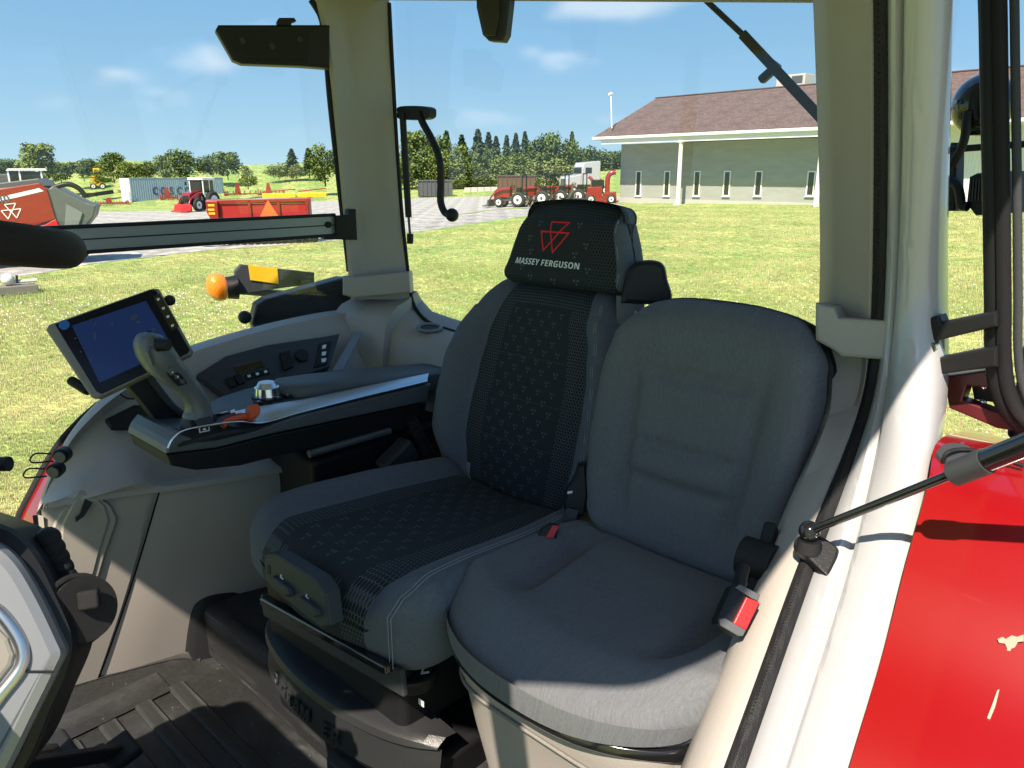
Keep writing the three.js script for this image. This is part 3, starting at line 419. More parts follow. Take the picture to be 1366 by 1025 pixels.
{
  const seat = thing('driver_seat', 'black patterned driver seat with emblem headrest and grey bolsters', 'seat');
  const W = .57, D = .56, H = .16;
  const cush = v => { const a = Math.abs(v.x) / (W / 2), front = sst(.05, .28, v.z); const top = v.y > 0 ? 1 : 0;
    let y = v.y + top * (.030 * sst(.58, .80, a) * (1 - .35 * sst(.1, .28, v.z)) - .007 * gauss(a - .63, .05) - .012 * gauss(v.x, .15) * (1 - front)) ;
    y += .05 * front * 0 - .02 * sst(.20, .28, v.z) * top; let x = v.x * (1 - .10 * sst(0, -.28, v.z) - .05 * sst(.2, .28, v.z)); let z = v.z + .035 * gauss(v.x, .2) * front;
    const back = (D / 2 - v.z); y += top ? -.10 * back * 0.9 : -.02 * back + .04 * sst(.1, .28, v.z) * 0; y += .006 * Math.sin(v.x * 30) * 0;
    return V(x, y + 2.055, z - .045); };
  const [ci, cb] = pillow(W, H, D, .06, [56, 10, 44], cush, .178, 'y');
  const cu = part('cushion', cb, M.bolster, seat, 'blue grey cushion bolsters'); part('insert', ci, M.seatIns, cu, 'black patterned fabric centre of the cushion');
  const line = k => { const a = []; for (let i = 0; i <= 60; i++) { const t = i / 60; const z = lerp(-.20, .255, t); a.push(cush(V(k, H / 2 - .002 - .012 * sst(.20, .255, z), z)).add(V(.0, .004, .001))); } for (let i = 1; i <= 20; i++) a.push(cush(V(k, lerp(H / 2 - .03, -.05, i / 20), D / 2)).add(V(0, 0, .0025))); return a; };
  for (const k of [.243, .251]) { const s = part('stitching', dashes(line(k), 80), M.stitch, cu); }
  // backrest
  const BH = .56, BW = .56, BD = .13; const rec = .22;
  const hw = y => { const t = cl1(y / BH + .5); const K = [.80, .93, 1.0, 1.0, .97, .90, .78, .68], i = Math.min(6, Math.floor(t * 7)), f = t * 7 - i; return lerp(K[i], K[i + 1], f * f * (3 - 2 * f)); };
  const backf = v => { const a = Math.abs(v.x) / (BW / 2), fr = v.z > 0 ? 1 : 0, t = v.y / BH + .5; let x = v.x * hw(v.y);
    let z = v.z + fr * (.055 * sst(.55, .85, a) * sst(0, .3, t) * (1 - .75 * sst(.6, .95, t)) - .007 * gauss(a - .60, .045) + .018 * gauss(t - .3, .2) * (1 - a * a)); let y = v.y - .012 * a * a * (t > .85 ? 1 : 0);
    z -= .03 * sst(.8, 1, t) * fr; const c = Math.cos(rec), s = Math.sin(rec); return V(x - .01, 2.285 + y * c + z * s, -.425 - y * s + z * c); };
  const [bi, bb] = pillow(BW, BH, BD, .055, [56, 44, 8], backf, .17, 'z');
  const bk = part('backrest', bb, M.bolster, seat, 'blue grey backrest bolsters'); part('insert', bi, M.seatIns, bk, 'black patterned fabric centre of the backrest');
  const bl = k => Array.from({ length: 61 }, (_, i) => backf(V(k, lerp(-.22, .24, i / 60), BD / 2)).add(V(.0, .001, .003)));
  for (const k of [.225, .233]) part('stitching', dashes(bl(k), 70), M.stitch, bk);
  part('back_shell', rb(.40, .46, .05, .02).rotateX(-rec).translate(-.01, 2.28, -.515), M.greyPl, seat);
  // headrest
  const HW = .345, HH = .20, HD = .12;
  const headf = v => { const t = v.y / HH + .5; let x = v.x * lerp(1.06, .80, sst(.0, 1.0, t)), z = v.z + (v.z > 0 ? -.016 * Math.pow(Math.abs(v.x) / .17, 2) - .035 * sst(.6, 1, t) + .012 * sst(.3, 0, t) : .02 * sst(.5, 1, t)), y = v.y - .012 * Math.pow(v.x / .17, 2) * (t > .8 ? 1 : 0); const c = Math.cos(.17), s = Math.sin(.17); return V(x + .025, 2.642 + y * c + z * s, -.485 - y * s + z * c); };
  const [hi, hb] = pillow(HW, HH, HD, .032, [44, 26, 12], headf, .156, 'z');
  const hr = part('headrest', hb, M.bolster, seat, 'headrest with red emblem and white lettering'); part('insert', hi, M.headIns, hr, 'black headrest front with three red triangles and white lettering');
  part('stitching', dashes(Array.from({ length: 50 }, (_, i) => headf(V(.160, lerp(-.085, .09, i / 49), HD / 2 - .004)).add(V(.001, 0, .003))), 46), M.stitch, hr);
  // black adjuster bracket behind the headrest
  const bf = frame(at(858, 380, 'z', -.46), V(.55, .1, .8)); const P = (u, v) => bf.px(u, v);
  const ad = part('belt_guide', plate(smooth2([P(828, 404), P(834, 372), P(846, 352), P(866, 347), P(884, 352), P(890, 372), P(892, 404)], 40), .07, .01, .02), M.blackPl, seat, 'black plastic guide bracket beside the headrest'); place(ad, bf);
  part('bracket', plate([P(822, 394), P(858, 394), P(860, 410), P(848, 414), P(844, 440), P(836, 470), P(822, 470)], .05, .004, .005), M.greyPl, ad);
  part('back_cover', plate([P(820, 430), P(850, 432), P(835, 520), P(800, 640), P(785, 640)], .04, .004, -.01), M.darkPl, ad);
  // cushion front controls
  const ff = frame(at(398, 785, 'z', .292), V(.0, .12, 1)); const F = (u, v) => ff.px(u, v);
  const cp = part('control_panel', plate([F(357, 742), F(362, 737), F(374, 738), F(428, 772), F(440, 790), F(445, 833), F(434, 838), F(366, 783), F(358, 768)], .03, .004, .008), M.slate = phys(lin(.045, .051, .06), .5, { specularIntensity: .3 }), seat, 'grey lever panel on the cushion front'); place(cp, ff);
  for (const [a, b, c] of [[368, 769, 0], [405, 796, 0]]) { const lv = part('lever', plate([F(a, b), F(a + 6, b - 3), F(a + 28, b + 13), F(a + 31, b + 22), F(a + 24, b + 25)], .012, .004, .017), M.slate, cp); }
  for (const [u, v] of [[381, 769], [415, 795]]) part('symbol', plate([F(u - 2, v), F(u - 1, v - 4), F(u, v - 4), F(u, v), F(u + 3, v + 2), F(u + 2, v + 3)], .001, 0, .0088), M.print, cp);
  part('slot', plate([F(362, 752), F(366, 753), F(366, 766), F(362, 764)], .002, 0, .0087), M.rubber, cp);
  // suspension
  part('mechanism', rb(.46, .16, .48, .02).translate(-.02, 1.90, -.03), M.blackPl, seat);
  part('slide_rail', bar(at(352, 800, 'z', .25), at(520, 893, 'z', .25), .02, .018), M.gloss, seat);
  part('slide_rail', bar(at(352, 806, 'z', .235), at(540, 912, 'z', .235), .012, .05), M.darkPl, seat);
  const sh = []; for (let i = 0; i <= 24; i++) { const t = i / 24, x = lerp(-.30, .275, t), b = .045 * Math.sin(Math.PI * t), e = .03 * (Math.pow(Math.abs(t - .5) * 2, 6)); sh.push([V(x, 1.845 - e * .3, .14), V(x, 1.85 - e * .3, .195 + b - e), V(x, 1.842 - e * .3, .212 + b - e), V(x, 1.828, .216 + b - e), V(x, 1.822, .205 + b - e), V(x, 1.80, .208 + b - e), V(x, 1.755, .216 + b - e), V(x, 1.735, .205 + b - e), V(x, 1.72, .14)]); }
  const su = part('suspension_shroud', loft(sh, .6), M.greyBlk = std(lin(.022, .023, .025), .38, { side: 2, bumpMap: grain, bumpScale: .0003 }), seat, 'black curved suspension cover with maker lettering');
  'GRAM ER'.split('').forEach((ch, i) => { if (ch === ' ') return; const x = -.125 + i * .031 + (i > 3 ? .006 : 0), t = (x + .30) / .575, b = .045 * Math.sin(Math.PI * t), sl = .045 * Math.PI / .575 * Math.cos(Math.PI * t); part('letter', text(ch, .028, .004).rotateX(-.16).rotateY(-Math.atan(sl)).translate(x, 1.778, .2145 + b), M.greyBlk, su); }); { const x = -.17, b = .045 * Math.sin(Math.PI * .226); part('emblem', new THREE.TorusGeometry(.013, .003, 8, 20).scale(.7, 1, 1).rotateY(-.2).translate(x, 1.778, .2135 + b), M.greyBlk, su); }
  part('suspension_box', box(-.28, .26, 1.62, 1.78, -.32, .19, .02), M.blackPl, seat);
  const sf = frame(at(546, 893, 'y', 1.95), V(.12, 1, .15), V(0, 0, -1)); const S = (u, v) => sf.px(u, v);
  const pad = part('release_pad', plate(smooth2([S(511, 896), S(530, 878), S(560, 872), S(584, 880), S(580, 900), S(560, 912), S(530, 912)], 30), .03, .005, 0), M.blackPl, seat, 'black release pad with seat symbol'); place(pad, sf);
  part('symbol', plate([S(560, 888), S(566, 893), S(564, 897), S(572, 896), S(573, 898), S(561, 900), S(563, 893)], .001, 0, .0008), M.print, pad);
  part('release_lever', bar(at(552, 940, 'z', .17), at(575, 932, 'z', .13), .022, .028, .005), M.blackPl, seat); part('symbol', rb(.014, .012, .002, .001).translate(...at(562, 938, 'z', .19).toArray()), M.print, seat); part('lever_stem', bar(at(545, 910, 'z', .14), at(548, 940, 'z', .14), .03, .03), M.blackPl, seat);
  part('elastic_net', plate2(), M.beigeDark, seat);
  function plate2() { const a = at(622, 628, 'z', -.315), b = at(738, 682, 'z', -.315); return bar(a, b, .004, .05); }
}
{ // belt buckle of the driver seat
  const b = thing('belt_buckle', 'black seat belt buckle with red button between the two seats', 'buckle'); const f = frame(at(728, 708, 'x', .28), V(.6, .5, .6)); const P = (u, v) => f.px(u, v);
  place(b, f); part('housing', plate([P(716, 718), P(722, 704), P(735, 697), P(746, 700), P(742, 722), P(722, 728)], .03, .004), M.blackPl, b); part('button', plate([P(727, 718), P(737, 701), P(746, 702), P(738, 718)], .006, .001, .004), M.redPlain, b);
  const r = thing('belt_retractor', 'black seat belt retractor latch beside the backrest bottom', 'belt'); place(r, frame(at(770, 655, 'x', .25), V(.6, .2, .75))); const g = frame(at(770, 655, 'x', .25), V(.6, .2, .75)), Q = (u, v) => g.px(u, v);
  part('cover', plate([Q(752, 672), Q(756, 655), Q(766, 640), Q(772, 622), Q(782, 620), Q(786, 660), Q(780, 690), Q(768, 690), Q(752, 680)], .05, .006), M.blackPl, r); part('belt', plate([Q(756, 676), Q(772, 680), Q(764, 706), Q(748, 704)], .006, .001, .01), M.darkPl, r); part('symbol', plate([Q(757, 656), Q(764, 655), Q(763, 658), Q(757, 659)], .001, 0, .001), M.print, r);
}
// ---------- passenger seat ----------
{
  const seat = thing('passenger_seat', 'plain grey fabric passenger seat with rounded backrest beside the door', 'seat');
  const W = .515, D = .48, H = .09, cx = .494;
  const cf = v => { const a = v.x / (W / 2), t = v.z / (D / 2); let y = v.y + (v.y > 0 ? .016 * Math.pow(Math.abs(a), 2.5) - .034 * gauss(Math.abs(a) - .58 + .12 * t, .08) * sst(-.95, -.5, t) * sst(.55, .1, t) - .015 * gauss(a, .7) * gauss(t, .7) - .045 * sst(.5, 1, t) - .01 * sst(-.5, -1, t) : 0);
    const k = 1 - .10 * Math.pow(Math.max(0, t), 3) - .04 * Math.pow(Math.max(0, -t), 2); const z = v.z - .085 * Math.pow(Math.abs(a), 2.6) * sst(-.2, 1, t) + .05 * Math.pow(Math.abs(a), 3) * sst(.2, -1, t) * 0; return V(cx + v.x * k, 2.092 + y + .012 * t, z - .008); };
  const cu = part('cushion', pillow(W, H, D, .0445, [44, 12, 44], cf, 0, 'y'), M.fabric, seat);
  const BW = .425, BH = .51, BD = .10, rec = .24; const kw = t => { const K = [.80, .90, .97, 1, 1, 1.0, .97, .86], i = Math.min(6, Math.floor(t * 7)), f = t * 7 - i; return lerp(K[i], K[i + 1], f * f * (3 - 2 * f)); };
  const bf = v => { const a = v.x / (BW / 2), t = cl1(v.y / BH + .5); const fr = v.z > 0 ? 1 : 0; let z = v.z + fr * (.035 * Math.pow(Math.abs(a), 2.4) * (1 - .6 * sst(.6, 1, t)) - .016 * gauss(Math.abs(a) - .52 - .12 * t, .055) * sst(.08, .25, t) * sst(.86, .6, t) - .011 * (gauss(t - .30 - .04 * a * a, .02) + gauss(t - .43 - .04 * a * a, .02) + gauss(t - .70 - .03 * a * a, .028)) * sst(.62, .4, Math.abs(a)) + .008 * gauss(t - .36, .06) * sst(.6, .3, Math.abs(a))) - .02 * sst(.85, 1, t) * fr;
    const y = v.y - .035 * Math.pow(Math.abs(a), 3) * sst(.6, 1, t) + .02 * Math.pow(Math.abs(a), 2) * sst(.2, 0, t); const c = Math.cos(rec), s = Math.sin(rec); return V(.462 + v.x * kw(t), 2.325 + y * c + z * s, -.325 - y * s + z * c); };
  const bk = part('backrest', pillow(BW, BH, BD, .048, [44, 52, 10], bf, 0, 'z'), M.fabric, seat);
  part('back_shell', pillow(BW * 1.005, BH * 1.0, .04, .02, [30, 30, 4], v => { const o = bf(V(v.x, v.y, v.z * .5 - .05)); return o; }, 0, 'z'), M.blackPl, seat, 'black plastic back shell');
  part('cushion_pan', pillow(W * 1.0, .022, D * 1.0, .01, [40, 4, 40], v => { const o = cf(V(v.x * .985, -.045, v.z * .985)); o.y += v.y + .0; return o; }, 0, 'y'), M.gloss, seat, 'black cushion pan');
  // hinge and buckle
  const hp = at(1012, 748, 'x', .70); part('hinge', cyl(.030, .030, .05, 28).rotateZ(Math.PI / 2).translate(hp.x, hp.y, hp.z), M.blackPl, seat); part('hinge_cap', new THREE.SphereGeometry(.02, 18, 12).translate(hp.x + .022, hp.y, hp.z), M.gloss, seat);
  part('hinge_arm', bar(at(1030, 700, 'x', .695), at(1004, 800, 'x', .71), .02, .03, .006), M.blackPl, seat);
  // beige pedestal below
  const ring = (y, k, front, n = 40) => Array.from({ length: n + 1 }, (_, i) => { const a = i / n * 2 * Math.PI, c = Math.cos(a), s = Math.sin(a), e = .45; return V(cx + .01 + .235 * k * Math.sign(c) * Math.pow(Math.abs(c), e), y, -.01 + (s > 0 ? front : .24) * Math.sign(s) * Math.pow(Math.abs(s), e * 1.2)); });
  const rows = [[2.062, .955, .198], [2.05, .975, .206], [2.01, .975, .204], [1.99, .955, .196], [1.9, .90, .18], [1.8, .83, .16], [1.65, .78, .155], [1.5, .76, .15]].map(a => ring(...a));
  const ped = part('pedestal', loft(rows, .5), M.beige, seat, 'beige moulded pedestal'); 
  part('pedestal_groove', tube(ring(1.996, .968, .2025, 40).slice(0, 40), .003, 80, 6, true), M.beigeDark, ped);
  part('pull_lip', tube([at(612, 872, 'y', 2.052), at(622, 878, 'y', 2.044), at(655, 908, 'y', 2.036), at(690, 936, 'y', 2.038), at(712, 957, 'y', 2.046)], .007, 40, 8), M.blackPl, seat);
}
{ // red and black buckle
  const o = at(985, 815, 'x', .735), f = frame(o, V(.62, .55, .55), V(-.25, 1, .4)); const P = (u, v) => f.px(u, v);
  const b = thing('belt_buckle', 'seat belt buckle with red press button hanging by the passenger seat hinge', 'buckle'); place(b, f);
  part('housing', plate([P(977, 783), P(985, 779), P(1013, 793), P(1012, 803), P(992, 847), P(985, 850), P(958, 833), P(959, 824)], .03, .004), M.blackPl, b); part('metal_plate', plate([P(979, 784), P(986, 780), P(1013, 794), P(1010, 803), P(1000, 798)], .006, .001, .004), M.steel, b); part('metal_plate', plate([P(958, 826), P(966, 825), P(994, 841), P(990, 849), P(984, 849), P(960, 835)], .006, .001, .004), M.steel, b);
  part('button', plate([P(994, 797), P(1012, 804), P(994, 841), P(977, 832)], .007, .0015, .005), M.redPlain, b); part('stalk', bar(V(0, 0, -.015).add(V(P(990, 785).x, P(990, 785).y, 0)), V(P(1000, 752).x, P(1000, 752).y, -.02), .018, .014, .004), M.blackPl, b);
}
// ---------- armrest with controls ----------
{
  const arm = thing('armrest_console', 'dark grey control armrest with joystick, orange lever and chrome dial', 'armrest');
  const X = -.355; const f = frame(V(X, 2.28, 0), V(1, 0, 0)); place(arm, f); const P = (u, v) => f.px(u, v);                  // inner side, seen from the door; local x runs to the rear
  const L = (u, v, d = 0) => { const p = at(u, v, 'x', X + d); return V(-p.z, p.y - 2.28, d); };                                  // a point on the upright plane d beside the inner side
  const ext = (pts, d, z0, bev = .004) => plate(pts, d, bev, z0);
  const Q = (d, ...a) => { const o = []; for (let i = 0; i < a.length; i += 2) { const p = L(a[i], a[i + 1], d); o.push(new THREE.Vector2(p.x, p.y)); } return o; };
  part('body', ext([...Q(0, 236, 580, 228, 590, 224, 597, 222, 606, 290, 598, 360, 580, 570, 536, 575, 512, 400, 554, 352, 570, 330, 577, 300, 582, 262, 586)], .20, 0, .005), M.greyPl, arm, 'dark grey armrest body');
  part('underside', ext(Q(-.008, 222, 607, 228, 622, 262, 628, 320, 622, 420, 597, 562, 568, 570, 537, 360, 581, 290, 599), .19, -.008), M.blackPl, arm, 'black lower shell');
  part('trim_strip', tube([[224, 598], [228, 589], [238, 578], [250, 573], [285, 567], [320, 563], [345, 565], [362, 562], [400, 551], [570, 509]].map(([u, v]) => L(u, v, .002)), .0026, 90, 8), M.chrome, arm, 'thin chrome edge strip');
  // sloping gate panel at the front of the armrest
  part('gate_panel', loft([[238, 597, 236, 578, 242, 560], [262, 590, 262, 572, 268, 553], [300, 581, 300, 563, 302, 546], [335, 575, 328, 560, 326, 544], [362, 568, 350, 563, 345, 545]].map(([a, b, c, d, e, g]) => [L(a, b, .004), L(a, b - 2, .006), L(c, d, -.035), L(e, g, -.085), V(L(e, g, -.085).x, L(e, g, -.085).y - .01, -.12)]), .6), M.darkPl, arm, 'black gate panel with symbols');
  const gf = frame(L(290, 575, -.012), V(.05, .62, .78)); const gt = new THREE.Group(); gt.name = 'gate_fittings'; arm.add(gt); gt.position.copy(gf.o); gt.quaternion.setFromRotationMatrix(gf.m);
  const G = (u, v) => { const w = gf.o.clone(); const n = gf.ez, ob = CAM.clone(), od = ray(u, v); const toL = q => V(-q.z, q.y - 2.28, q.x - X), c0 = toL(ob), d0 = V(-od.z, od.y, od.x); const t = w.clone().sub(c0).dot(n) / d0.dot(n); const h = c0.addScaledVector(d0, t).sub(w); return new THREE.Vector2(h.dot(gf.ex), h.dot(gf.ey)); };
  const gp = (name, a, d, z, m, label) => { const o = []; for (let i = 0; i < a.length; i += 2) o.push(G(a[i], a[i + 1])); return part(name, plate(o, d, Math.min(.001, d / 3), z), m, gt, label); };
  gp('gate_slot', [252, 564, 286, 555, 288, 562, 255, 571], .012, .009, M.rubber); gp('symbol_frame', [263, 573, 277, 569, 278, 577, 264, 580], .002, .0085, M.print); gp('symbol_field', [264.5, 574, 275.5, 570.8, 276.5, 576, 265.5, 578.6], .002, .0092, M.blackPl); gp('symbol', [268, 575, 272, 573.5, 273, 576, 269, 577], .001, .0096, M.print);
  gp('marking', [258, 574, 268, 571, 268, 572.3, 258, 575.3], .001, .0085, M.orange); gp('marking', [271, 570, 280, 567, 280, 568.6, 271, 571.4], .001, .0085, M.orange); gp('marking', [292, 553, 302, 550, 302, 551, 292, 554], .001, .0085, M.print); gp('marking', [305, 550, 311, 548, 312, 552, 306, 554], .001, .0085, M.print); gp('marking', [315, 551, 320, 549, 321, 553, 316, 555], .001, .0085, M.print);
  gp('side_cover', [240, 594, 247, 578, 290, 567, 330, 574, 362, 567, 340, 576, 290, 588], .004, .006, M.blackPl);
  { const c = [[293, 573], [301, 566], [313, 562], [326, 560]].map(q => { const g = G(...q); return V(g.x, g.y, .016); }); const lv = part('throttle_lever', tube(c, .0065, 20, 8), M.orange, gt, 'orange throttle lever'); const o = [[325, 549], [334, 547], [340, 552], [339, 561], [332, 566], [326, 564]].map(q => G(...q)); part('lever_head', plate(smooth2(o, 24), .03, .004, .034), M.orange, lv); part('lever_track', tube([[292, 567], [300, 560], [312, 556], [325, 555]].map(q => { const g = G(...q); return V(g.x, g.y, .010); }), .002, 20, 6), M.redDull, lv); }
  // top deck: silver plate along the inner edge, black key field, chrome dial, arm pad
  part('silver_plate', loft([[L(322, 562, -.003), L(312, 549, -.07)], [L(346, 564, -.002), L(340, 543, -.07)], [L(362, 560, -.002), L(362, 540, -.06)], [L(400, 550, -.002), L(402, 533, -.055)], [L(570, 508, -.002), L(572, 498, -.045)]].map(([a, b]) => [a, a.clone().lerp(b, .06).add(V(0, .002, 0)), b]), 1), M.alu, arm, 'brushed silver top plate');
  part('top_deck', loft([[L(268, 555, -.06), L(262, 543, -.21)], [L(312, 550, -.068), L(300, 528, -.21)], [L(340, 544, -.068), L(325, 520, -.21)], [L(362, 541, -.058), L(350, 514, -.21)], [L(402, 534, -.053), L(385, 506, -.21)], [L(572, 499, -.043), L(572, 484, -.21)]].map(([a, b]) => [a, b, b.clone().add(V(0, -.05, 0))]), .6), M.darkPl, arm);
  { const c = L(356, 524, -.12); const d = part('dial', cyl(.028, .031, .020, 32).translate(c.x, c.y + .004, c.z), M.chrome, arm, 'chrome rotary dial'); part('dial_cap', cyl(.019, .026, .012, 10).translate(c.x, c.y + .020, c.z), M.alu, d); part('dial_base', cyl(.036, .038, .012, 32).translate(c.x, c.y - .012, c.z), M.blackPl, d); }
  for (let k = 0; k < 6; k++) { const c = L(345 + k * 13, 539 - k * 2.9, -.085); part('button', rb(.016, .007, .02, .002).rotateZ(-.05).translate(c.x, c.y + .003, c.z), M.blackPl, arm); const q = part('symbol', rb(.004, .001, .004, .0004).translate(c.x, c.y + .007, c.z), M.print, arm); }
  part('arm_pad', (() => { const rows = [[366, 520, .006], [372, 517, .045], [385, 513, .062], [430, 507, .07], [500, 500, .07], [560, 494, .07], [620, 488, .066]].map(([u, v, w], i) => { const p = L(u, v, -.13); return Array.from({ length: 21 }, (_, j) => { const a = lerp(-.12, 1.12, j / 20) * Math.PI, s = Math.sin(a), c = Math.cos(a); return V(p.x, p.y - .016 + (i ? .026 : .012) * Math.pow(Math.max(0, s), .4) - (s < 0 ? .03 : 0), -.13 + w * Math.sign(c) * Math.pow(Math.abs(c), .65)); }); }); return loft(rows, 1.2); })(), std(lin(.075, .082, .09), .5, { bumpMap: grain, bumpScale: .0005, side: 2 }), arm, 'soft dark arm pad');
  // joystick
  { const zc = -.045, q = (u, v, r, s) => [L(u, v, zc), r * 1.12, s * 1.05];
    const secs = [q(264, 556, .027, .027), q(264, 546, .023, .024), q(260, 533, .021, .024), q(250, 518, .021, .025), q(239, 506, .022, .028), q(226, 494, .026, .034), q(214, 481, .029, .038), q(205, 468, .029, .038), q(200, 457, .026, .034), q(199, 447, .018, .026), q(199, 443, .004, .008)];
    const cv = new THREE.CatmullRomCurve3(secs.map(s => s[0])); const rows = []; for (let i = 0; i <= 44; i++) { const t = i / 44, k = Math.min(secs.length - 2, Math.floor(t * (secs.length - 1))), ff = t * (secs.length - 1) - k; const c = cv.getPoint(t), ra = lerp(secs[k][1], secs[k + 1][1], ff), rb2 = lerp(secs[k][2], secs[k + 1][2], ff), T = cv.getTangent(t), N = V(-T.y, T.x, 0).normalize(); rows.push(Array.from({ length: 25 }, (_, j) => { const a = j / 24 * 2 * Math.PI, c1 = Math.cos(a), s1 = Math.sin(a); return c.clone().addScaledVector(N, ra * Math.sign(c1) * Math.pow(Math.abs(c1), .8)).add(V(0, 0, rb2 * Math.sign(s1) * Math.pow(Math.abs(s1), .8))); })); }
    const js = part('joystick', loft(rows, 1.2), M.joyPl, arm, 'grey curved joystick grip with thumb buttons'); const fz = zc + .036;
    const face = (name, a, d, z, m, b = .0015) => part(name, ext(Q(z, ...a), d, z, b), m, js);
    face('button_panel', [207, 452, 213, 452, 220, 464, 222, 480, 230, 491, 243, 501, 250, 512, 238, 516, 226, 504, 215, 488, 208, 470], .02, fz, M.blackPl); { const p = L(218, 460, fz + .01); part('thumb_knob', cyl(.011, .014, .022, 18).rotateX(Math.PI / 2).rotateY(.6).translate(p.x, p.y, p.z), M.blackPl, js); }
    for (const [u, v] of [[229, 498], [236, 503], [243, 509], [226, 489]]) face('button', [u - 3, v - 3, u + 3, v - 2, u + 4, v + 3, u - 2, v + 3], .004, fz + .003, M.greyPl, .001); face('button', [208, 454, 211, 454, 214, 462, 210, 462], .004, fz + .003, M.redDull, .001); for (const [u, v] of [[230, 497], [237, 503]]) face('symbol', [u - 1, v - 1, u + 1, v - 1, u + 1, v + 1, u - 1, v + 1], .0008, fz + .0036, M.print, 0);
    face('seam_ring', [196, 470, 199, 463, 202, 462, 200, 472, 206, 488, 203, 488], .012, zc + .037, M.greyPl, .001);
    { const b = L(264, 557, zc); part('boot', cyl(.029, .036, .02, 24).translate(b.x, b.y - .004, b.z), M.darkPl, js); } }
}
// ---------- touch screen terminal ----------
{
  const o = at(158, 457, 'x', -.56); const f = frame(o, V(.80, .42, .50), V(-.28, 1, .35)); const P = (u, v) => f.px(u, v);
  const t = thing('touch_screen', 'tilted touch screen terminal with dark blue display on an arm', 'screen'); place(t, f);
  part('housing', plate([P(60, 440), P(64, 433), P(203, 384), P(211, 385), P(255, 466), P(253, 473), P(131, 531), P(121, 530)], .03, .005, 0), M.beigeDark, t, 'grey housing with pale edge');
  part('back_shell', plate([P(66, 452), P(200, 398), P(240, 466), P(128, 518)], .04, .006, -.03), M.blackPl, t);
  part('glass_front', plate([P(73, 433), P(201, 387), P(208, 388), P(253, 467), P(250, 472), P(135, 526), P(128, 522)], .004, .001, .002), phys(lin(.006, .008, .016), .14, { specularIntensity: .35 }), t);
  const disp = part('display', plate([P(96, 435), P(195, 402), P(232, 466), P(133, 511)], .001, 0, .0026), phys(lin(.008, .016, .05), .16, { specularIntensity: .35, emissive: lin(.002, .006, .022), emissiveIntensity: 1 }), t, 'dark blue lit display');
  part('key_strip', plate([P(204, 396), P(213, 392), P(239, 436), P(229, 442)], .001, 0, .0028), M.gloss, t);
  for (const [u, v] of [[211, 400], [218, 412], [224, 423], [230, 435]]) part('key_symbol', plate([P(u - 2, v - 1), P(u + 2, v - 2), P(u + 2, v + 1), P(u - 1, v + 2)], .0008, 0, .0034), M.print, t);
  { const c = P(86, 434); part('sticker', cyl(.0105, .0105, .001, 28).rotateX(Math.PI / 2).translate(c.x, c.y, .003), std(lin(.01, .11, .42), .4), t, 'round blue sticker'); }
  { const k = (u, v, rx, ry, rot) => { const c = P(u, v); return cyl(1, 1, .0004, 16).rotateX(Math.PI / 2).scale(rx, ry, 1).rotateZ(rot).translate(c.x, c.y, .0034); }; const sm = [k(179, 424, .008, .0055, 0), k(185, 430, .004, .004, 0), k(127, 449, .003, .009, -.4), k(150, 433, .004, .0025, 0), k(128, 433, .0025, .0025, 0), k(205, 441, .004, .005, 0), k(122, 428, .002, .002, 0), k(108, 470, .0018, .0018, 0), k(121, 481, .002, .002, 0), k(155, 474, .0015, .0015, 0), k(101, 452, .0018, .0018, 0), k(148, 485, .0015, .0015, 0), k(182, 482, .0014, .0014, 0), k(164, 421, .0014, .0014, 0)]; part('finger_smudges', sm, std(lin(.05, .06, .12), .5), t).userData.kind = 'stuff'; }
  { const c = P(224, 398); part('camera_knob', new THREE.SphereGeometry(.012, 20, 14).translate(c.x, c.y, -.018), M.blackPl, t); const d = P(100, 512); part('connector', rb(.02, .05, .03, .008).rotateZ(.45).translate(d.x, d.y, -.03), M.blackPl, t); }
  const s = thing('screen_arm', 'black curved support arm behind the joystick', 'arm'); const A = (u, v, x) => at(u, v, 'x', x);
  part('arm', (() => { const c = spline([A(165, 490, -.585), A(192, 520, -.57), A(215, 548, -.56), A(240, 568, -.55), A(262, 576, -.54)], 24); return loft(c.map((p, i) => { const t = c[Math.min(23, i + 1)].clone().sub(c[Math.max(0, i - 1)]).normalize(), n = V(0, -t.z, t.y).normalize(); return [[-.022, .012], [.022, .012], [.024, .008], [.024, -.02], [-.024, -.02], [-.024, .008], [-.022, .012]].map(([a, b]) => p.clone().addScaledVector(n, a).add(V(b, 0, 0))); }), .5); })(), M.blackPl, s);
  part('cover_strip', (() => { const c = spline([A(188, 488, -.56), A(212, 520, -.55), A(232, 544, -.54), A(258, 562, -.53)], 24); return tube(c, .008, 30, 8); })(), M.darkPl, s);
  part('cable', tube([A(160, 526, -.60), A(168, 531, -.60), A(178, 532, -.60), A(190, 528, -.60)], .002, 16, 5), M.blackPl, s);
}
